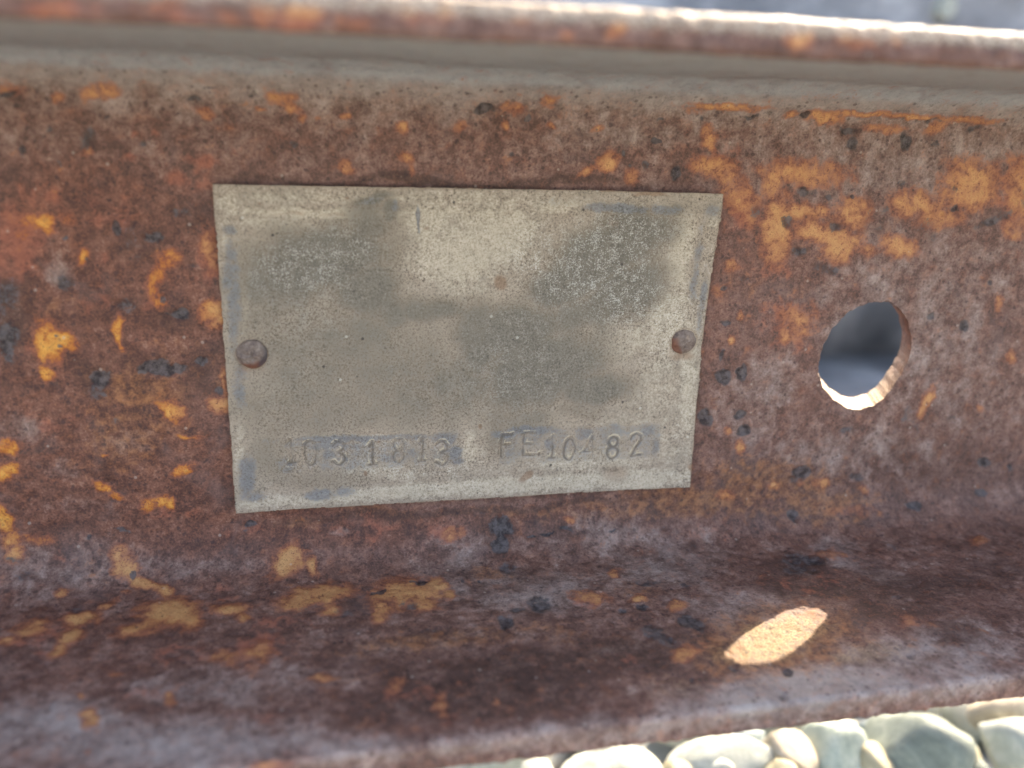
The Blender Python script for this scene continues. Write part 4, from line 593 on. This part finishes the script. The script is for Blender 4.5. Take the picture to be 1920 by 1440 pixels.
CHARS = [('1', -38.57, -19.65), ('0', -34.7, -20.31), ('3', -29.07, -20.59), ('1', -22.38, -20.93), ('8', -16.89, -20.61), ('1', -12.12, -20.61), ('3', -7.86, -21.67), ('F', 6.08, -20.54), ('E', 10.76, -20.52), ('.', 13.2, -22.61), ('1', 15.99, -21.39), ('0', 19.85, -22.07), ('.', 22.43, -22.95), ('4', 24.55, -21.81), ('8', 29.7, -22.18), ('2', 34.97, -21.81)]                                         # (character, x mm, z mm)
dist = np.full(PX.shape, 9.0)
for ch, cx_, cz_ in CHARS:
    w_, h_ = (3.0, 5.0) if ch != '.' else (1.2, 5.0)
    if ch == '.': cz_ += 1.9
    i0, i1 = np.searchsorted(px_, [cx_ - 4, cx_ + 4]); j0, j1 = np.searchsorted(pz_, [cz_ - 5, cz_ + 5])
    sx = q2x[j0:j1, i0:i1] * .7 + PX[j0:j1, i0:i1] * .3; sz = q2z[j0:j1, i0:i1] * .7 + PZ[j0:j1, i0:i1] * .3
    for line in GLYPH[ch]:
        for (ax, az), (bx_, bz) in zip(line[:-1], line[1:]):
            ax = cx_ + (ax - .5) * w_; bx_ = cx_ + (bx_ - .5) * w_; az = cz_ + (az - .5) * h_; bz = cz_ + (bz - .5) * h_
            dx, dz = bx_ - ax, bz - az; t = np.clip(((sx - ax) * dx + (sz - az) * dz) / (dx * dx + dz * dz + 1e-9), 0, 1)
            dd = np.hypot(sx - ax - t * dx, sz - az - t * dz)
            dist[j0:j1, i0:i1] = np.minimum(dist[j0:j1, i0:i1], dd)
wear = np.clip((fbm(PX, PZ, .22, 3, 7) - .24) * 3.2, .78, 1)
groove = np.clip(1.15 - dist / .42, 0, 1) * wear
up = np.roll(dist, -5, axis=0)
PA['groove'] = groove; PA['rim'] = np.exp(-((dist - .72) / .26) ** 2) * wear * np.clip((np.roll(groove, 5, 0) - groove) * 2 + .55, .1, 1)
def inrect(x0, x1, z0, z1, soft=.35):
    return 1 / (1 + np.exp(-(PX - x0) / soft * 2)) / (1 + np.exp((PX - x1) / soft * 2)) / (1 + np.exp(-(PZ - z0) / soft * 2)) / (1 + np.exp((PZ - z1) / soft * 2))
field = inrect(-45.9, 44.5, -28.9, 28.45)
fl_ = inrect(-40.2, -3.9, -24.3, -17.4); fr_ = inrect(4.1, 40.5, -25.0, -16.8)
PA['blue'] = np.maximum(PA['blue'], .6 * (fl_ + fr_)).astype(np.float32)
PA['edge'] = np.exp(-np.minimum(np.minimum(PX - X0, X1 - PX), np.minimum(PZ - Z0, Z1 - PZ)) / .55) * .85
for rx_, rz_ in ((-44.9, 1.0), (44.0, 1.7)): PA['edge'] = np.maximum(PA['edge'], .95 * np.exp(-np.abs(np.hypot(PX - rx_, PZ - rz_) - 2.9) / .5))
ph = -.16 * field + (fl_ + fr_) * -.14 - .30 * groove + .10 * PA['rim'] \
     + (fbm(PX, PZ, .05, 3, 2) - .5) * .5 + (fbm(PX, PZ, .8, 3, 3) - .5) * .05
# the right-hand corners have sprung away from the web, the rivets hold the middle
tr = np.clip((PX - 14) / 34, 0, 1) ** 2; vv = np.clip(PZ / 33, -1, 1)
lift = 1.0 + tr * np.where(vv > 0, 3.0, 1.5) * np.abs(vv) ** 1.4 + np.clip((-PX - 25) / 25, 0, 1) ** 2 * .5 * np.abs(vv) ** 1.5
for rx_, rz_ in ((-44.9, 1.0), (44.1, 1.6)): ph -= .25 * np.exp(-((PX - rx_) ** 2 + (PZ - rz_) ** 2) / 18)
XX = PX.copy(); ZZ = PZ + np.clip(-vv, 0, 1) * tr * .5
ed = (fbm(PX, PZ, .4, 3, 5) - .5) + np.where(fbm(PX, PZ, .9, 2, 1) > .72, .5, 0)
XX[:, 0] += ed[:, 0] * .35; XX[:, -1] += ed[:, -1] * .5; ZZ[0] += ed[0] * .35; ZZ[-1] += ed[-1] * .25
TH = .7
front = np.stack([XX, -(lift + TH + ph * .8), ZZ], -1); back = np.stack([XX, -lift, ZZ], -1)
n0, n1_ = PX.shape; i = np.arange(n0 * n1_).reshape(n0, n1_); nf = n0 * n1_
pf = np.stack([i[:-1, :-1], i[:-1, 1:], i[1:, 1:], i[1:, :-1]], -1).reshape(-1, 4)
ring = np.concatenate([i[0, :-1], i[:-1, -1], i[-1, :0:-1], i[:0:-1, 0]])
rk = np.arange(len(ring)); bv = back.reshape(-1, 3)[ring]
rim_f = np.stack([ring, nf + rk, nf + np.roll(rk, -1), np.roll(ring, -1)], -1)
cv = np.array([[(X0 + X1) / 2, -1.0, 0]])
back_f = np.stack([nf + rk, np.full(len(rk), nf + len(ring)), np.full(len(rk), nf + len(ring)), nf + np.roll(rk, -1)], -1)
pv = np.concatenate([front.reshape(-1, 3), bv, cv]) / 1000
pa = {k: np.concatenate([a.ravel(), a.ravel()[ring] * .5, [0]]) for k, a in PA.items()}
plate = empty('data_plate', (0, 0, 0))
tag(plate, 'weathered grey metal data plate with stamped numbers, riveted to the rusty web', 'data plate')
sheet = mesh_obj('sheet', pv, np.concatenate([pf, rim_f]), PLATE, plate, pa)
sheet.data.set_sharp_from_angle(angle=math.radians(50))

def rivet(cx_, cz_, r, y0, flat, rust_dir, shade_dir, seed):
    vs_, at_r, at_s = [], [], []
    rings, seg = 16, 48
    fs = []
    for k in range(rings + 1):
        t = k / rings; a = t * math.pi / 2
        rr = r * math.cos(a) ** .85 if k < rings else 0.0; hh = r * flat * math.sin(a) ** 1.1
        for j in range(seg):
            th = 2 * math.pi * j / seg
            nn = float(fbm(np.array(math.cos(th) * 1.6 + seed), np.array(math.sin(th) * 1.6 + t * 2.5), 1.0, 3, seed))
            q = 1 + (nn - .5) * .24
            x = math.cos(th) * rr * q; z = math.sin(th) * rr * q * .96
            vs_.append((cx_ + x, -(y0 + hh * (1 + (nn - .5) * .6)), cz_ + z))
            ux, uz = math.cos(th) * rr / r, math.sin(th) * rr / r
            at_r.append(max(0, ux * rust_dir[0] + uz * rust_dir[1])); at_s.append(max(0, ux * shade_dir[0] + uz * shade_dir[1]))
    for k in range(rings):
        for j in range(seg):
            a, b_ = k * seg + j, k * seg + (j + 1) % seg
            fs.append((a, a + seg, b_ + seg, b_))
    # skirt pressed into the sheet
    base = len(vs_)
    for j in range(seg):
        th = 2 * math.pi * j / seg
        vs_.append((cx_ + math.cos(th) * r * .97, -(y0 - 1.2), cz_ + math.sin(th) * r * .93)); at_r.append(.4); at_s.append(.5)
    for j in range(seg): fs.append((base + j, j, (j + 1) % seg, base + (j + 1) % seg))
    o_ = mesh_obj('rivet', np.array(vs_) / 1000, [f[::-1] for f in fs], RIVET, plate, {'rust': at_r, 'shade': at_s})
    return o_
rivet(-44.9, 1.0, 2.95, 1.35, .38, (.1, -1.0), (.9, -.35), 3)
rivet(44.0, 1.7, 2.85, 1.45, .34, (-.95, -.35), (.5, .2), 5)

# ------------------------------------------------------------------ gravel
def stone_verts(seed, sub_=4, flat=.0):
    rs = np.random.RandomState(seed)
    bm = bmesh.new(); bmesh.ops.create_icosphere(bm, subdivisions=sub_, radius=1.0)
    v = np.array([x.co[:] for x in bm.verts]); f = np.array([[q.index for q in t.verts] for t in bm.faces]); bm.free()
    n = v / np.linalg.norm(v, axis=1)[:, None]; r = np.ones(len(v))
    for _ in range(11):                                  # worn-down flats
        d = rs.normal(size=3); d /= np.linalg.norm(d); c = rs.uniform(.62, .95)
        h = (n * d).sum(1)
        lim = np.where(h > .05, c / np.maximum(h, .05), 9)
        k = 18.0; r = -np.log(np.exp(-k * r) + np.exp(-k * lim)) / k
    a, b_ = n @ rs.normal(size=3), n @ rs.normal(size=3)
    r = r * (1 + .16 * (fbm(a * 1.1 + 9, b_ * 1.1 + 5, 1.0, 3, seed) - .5) + .07 * (fbm(a * 3 + 9, b_ * 3 + 2, 1.0, 3, seed + 2) - .5))
    return n * r[:, None], f
STONE_LIST = [
 (46.5, 25.0, -135.0, 17.7, 10.1, 8.8, 0, 'pale', 'broad pale cream stone at the lower left of the gravel strip, cut by the frame'),
 (79.5, 23.5, -135.0, 18.5, 9.2, 8.0, 0, 'pale', 'long pale lumpy stone just right of the broad cream stone'),
 (101.6, 22.8, -135.0, 7.8, 10.2, 8.6, 0, 'beige', 'beige stone with a flat face, wedged left of the pale green-white stone'),
 (116.3, 21.8, -135.0, 10.3, 12.9, 11.2, 0, 'green', 'rounded green-white stone directly under the channel edge'),
 (142.8, 17.3, -135.0, 16.5, 17.9, 15.5, 0, 'grey', 'largest grey-green stone, right of centre in the gravel strip'),
 (124.7, 15.2, -135.0, 5.8, 7.6, 6.4, 0, 'yellow', 'narrow yellowish stone leaning between the green-white and the large grey stone'),
 (153.4, 12.6, -135.0, 5.6, 7.3, 6.2, 0, 'yellow', 'yellowish stone at the lower right foot of the large grey-green stone'),
 (170.9, 28.4, -147.0, 4.0, 5.2, 4.4, 0, 'blue', 'small upright blue-grey stone right of the largest grey-green stone'),
 (173.6, 15.9, -135.0, 10.7, 10.8, 9.4, 0, 'pale', 'pale rounded stone at the right border of the picture, in front'),
 (181.5, 29.3, -135.0, 12.0, 8.8, 7.7, 0, 'beige', 'beige stone tucked under the channel edge near the right border'),
 (23.8, 26.0, -135.0, 7.9, 7.3, 6.3, 0, 'pale', 'pale stone at the far left end of the gravel strip'),
 (100.3, 45.0, -147.0, 8.2, 5.7, 4.9, 0, 'blue', 'blue-grey stone peeping out behind the long pale lumpy stone'),
 (143.6, 40.0, -147.0, 5.2, 6.2, 5.4, 0, 'blue', 'dark blue-grey stone in the gap left of the largest stone, behind'),
 (203.1, 37.1, -147.0, 6.5, 6.6, 5.7, 0, 'blue', 'small blue-grey stone at the right border under the beige stone'),
 (64.8, 19.7, -135.0, 4.9, 6.2, 5.4, 0, 'yellow', 'small yellowish stone at the bottom border left of the long lumpy stone'),
 (77.5, 17.9, -135.0, 5.7, 6.5, 5.7, 0, 'pale', 'small pale stone at the bottom border before the long lumpy stone'),
 (94.9, 13.5, -135.0, 5.5, 7.2, 6.1, 0, 'yellow', 'yellowish stone at the bottom border below the beige stone'),
 (55.6, 49.3, -147.0, 9.8, 4.9, 4.3, 0, 'blue', 'blue-grey stone in the gap behind the broad cream stone'),
 (153.4, 7.6, -135.0, 5.1, 6.6, 5.6, 0, 'grey', 'grey stone at the bottom border between the largest and the right-hand pale stone')]                                   # (x, y, z, half sizes mm, turn, tone, label)
for k, (x, y, z, sx, sy, sz, tw, tone, lab) in enumerate(STONE_LIST):
    v, f = stone_verts(100 + k * 7)
    v = v * np.array([sx, sy, sz]) / 1000
    me_o = mesh_obj('stone', v, f, STONES[tone])
    me_o.location = (x / 1000, y / 1000, z / 1000)
    me_o.rotation_euler = (0.25 * math.sin(k * 1.7), 0.25 * math.cos(k * 2.3), math.radians(tw))
    tag(me_o, lab, 'stone', 'pale stones lying below the channel')
rs = np.random.RandomState(5)
protos = [stone_verts(s_, 2) for s_ in range(8)]
gv, gf, cnt = [], [], 0
taken = [(s_[0] / 1000, s_[1] / 1000, max(s_[3], s_[4]) / 1000) for s_ in STONE_LIST]
pts = []
for jy in np.arange(-.45, .80, .021):
    for jx in np.arange(-.5, 1.1, .023):
        pts.append((jx + rs.uniform(-.008, .008), jy + rs.uniform(-.008, .008)))
for x, y in pts:
    r = rs.uniform(.010, .0185)
    hid = any((x - a) ** 2 + (y - b_) ** 2 < (c * .9 + r * .3) ** 2 for a, b_, c in taken)
    z = GZ + rs.uniform(-.012, .004) - (.020 if hid else 0)
    v, f = protos[rs.randint(8)]
    a = rs.uniform(0, 6.28); ca, sa = math.cos(a), math.sin(a)
    s3 = r * np.array([1.0, rs.uniform(.65, .95), rs.uniform(.55, .85)]); q = v * s3
    q = np.stack([q[:, 0] * ca - q[:, 1] * sa + x, q[:, 0] * sa + q[:, 1] * ca + y, q[:, 2] + z], -1)
    gv.append(q); gf.append(f + cnt); cnt += len(q)
gravel = mesh_obj('gravel', np.concatenate(gv), np.concatenate(gf), STONES['pale'])
tag(gravel, 'bed of pale rounded gravel under and behind the channel', 'gravel', kind='stuff')

# ------------------------------------------------------------------ invented blurred backdrop beam behind
beam = empty('added_backdrop_beam', (0, 0, 0))
tag(beam, 'made-up blurred blue-grey steel beam in shade behind the channel, seen through its bolt hole', 'steel beam')
BY, BH0, BH1 = .45, GZ - .01, .155
def slab(name, x0, x1, z0, z1, y0, y1, mat, par):
    c = [(x, y, z) for x in (x0, x1) for y in (y0, y1) for z in (z0, z1)]
    f = [(0, 1, 3, 2), (4, 6, 7, 5), (0, 4, 5, 1), (2, 3, 7, 6), (0, 2, 6, 4), (1, 5, 7, 3)]
    return mesh_obj(name, c, f, mat, par, smooth=False)
slab('web', -1.2, 2.4, BH0, BH1, BY, BY + .008, ADDED_BEAM, beam)  # web of the invented backdrop beam
slab('upper_flange', -1.2, 2.4, BH1 + .0005, BH1 + .010, BY - .004, BY + .09, ADDED_BEAM, beam)  # upper flange of the invented backdrop beam
slab('lower_flange', -1.2, 2.4, -.142, -.134, BY - .14, BY - .0005, ADDED_BEAM, beam)  # dark strip added to hide pale gravel in the view through the hole
bm = bmesh.new(); bmesh.ops.create_cone(bm, cap_ends=True, segments=6, radius1=.0095, radius2=.008, depth=.008)
me = bpy.data.meshes.new('bright_spot'); bm.to_mesh(me); bm.free(); me.materials.append(STONES['pale'])
bolt = bpy.data.objects.new('bright_spot', me); COL.objects.link(bolt); bolt.parent = beam  # pale solid added in place of a bright blurred spot
bolt.rotation_euler = (math.pi / 2, 0, 0); bolt.location = (.427, BY - .004, .135)  # no real bolt: the pale solid added for the bright spot
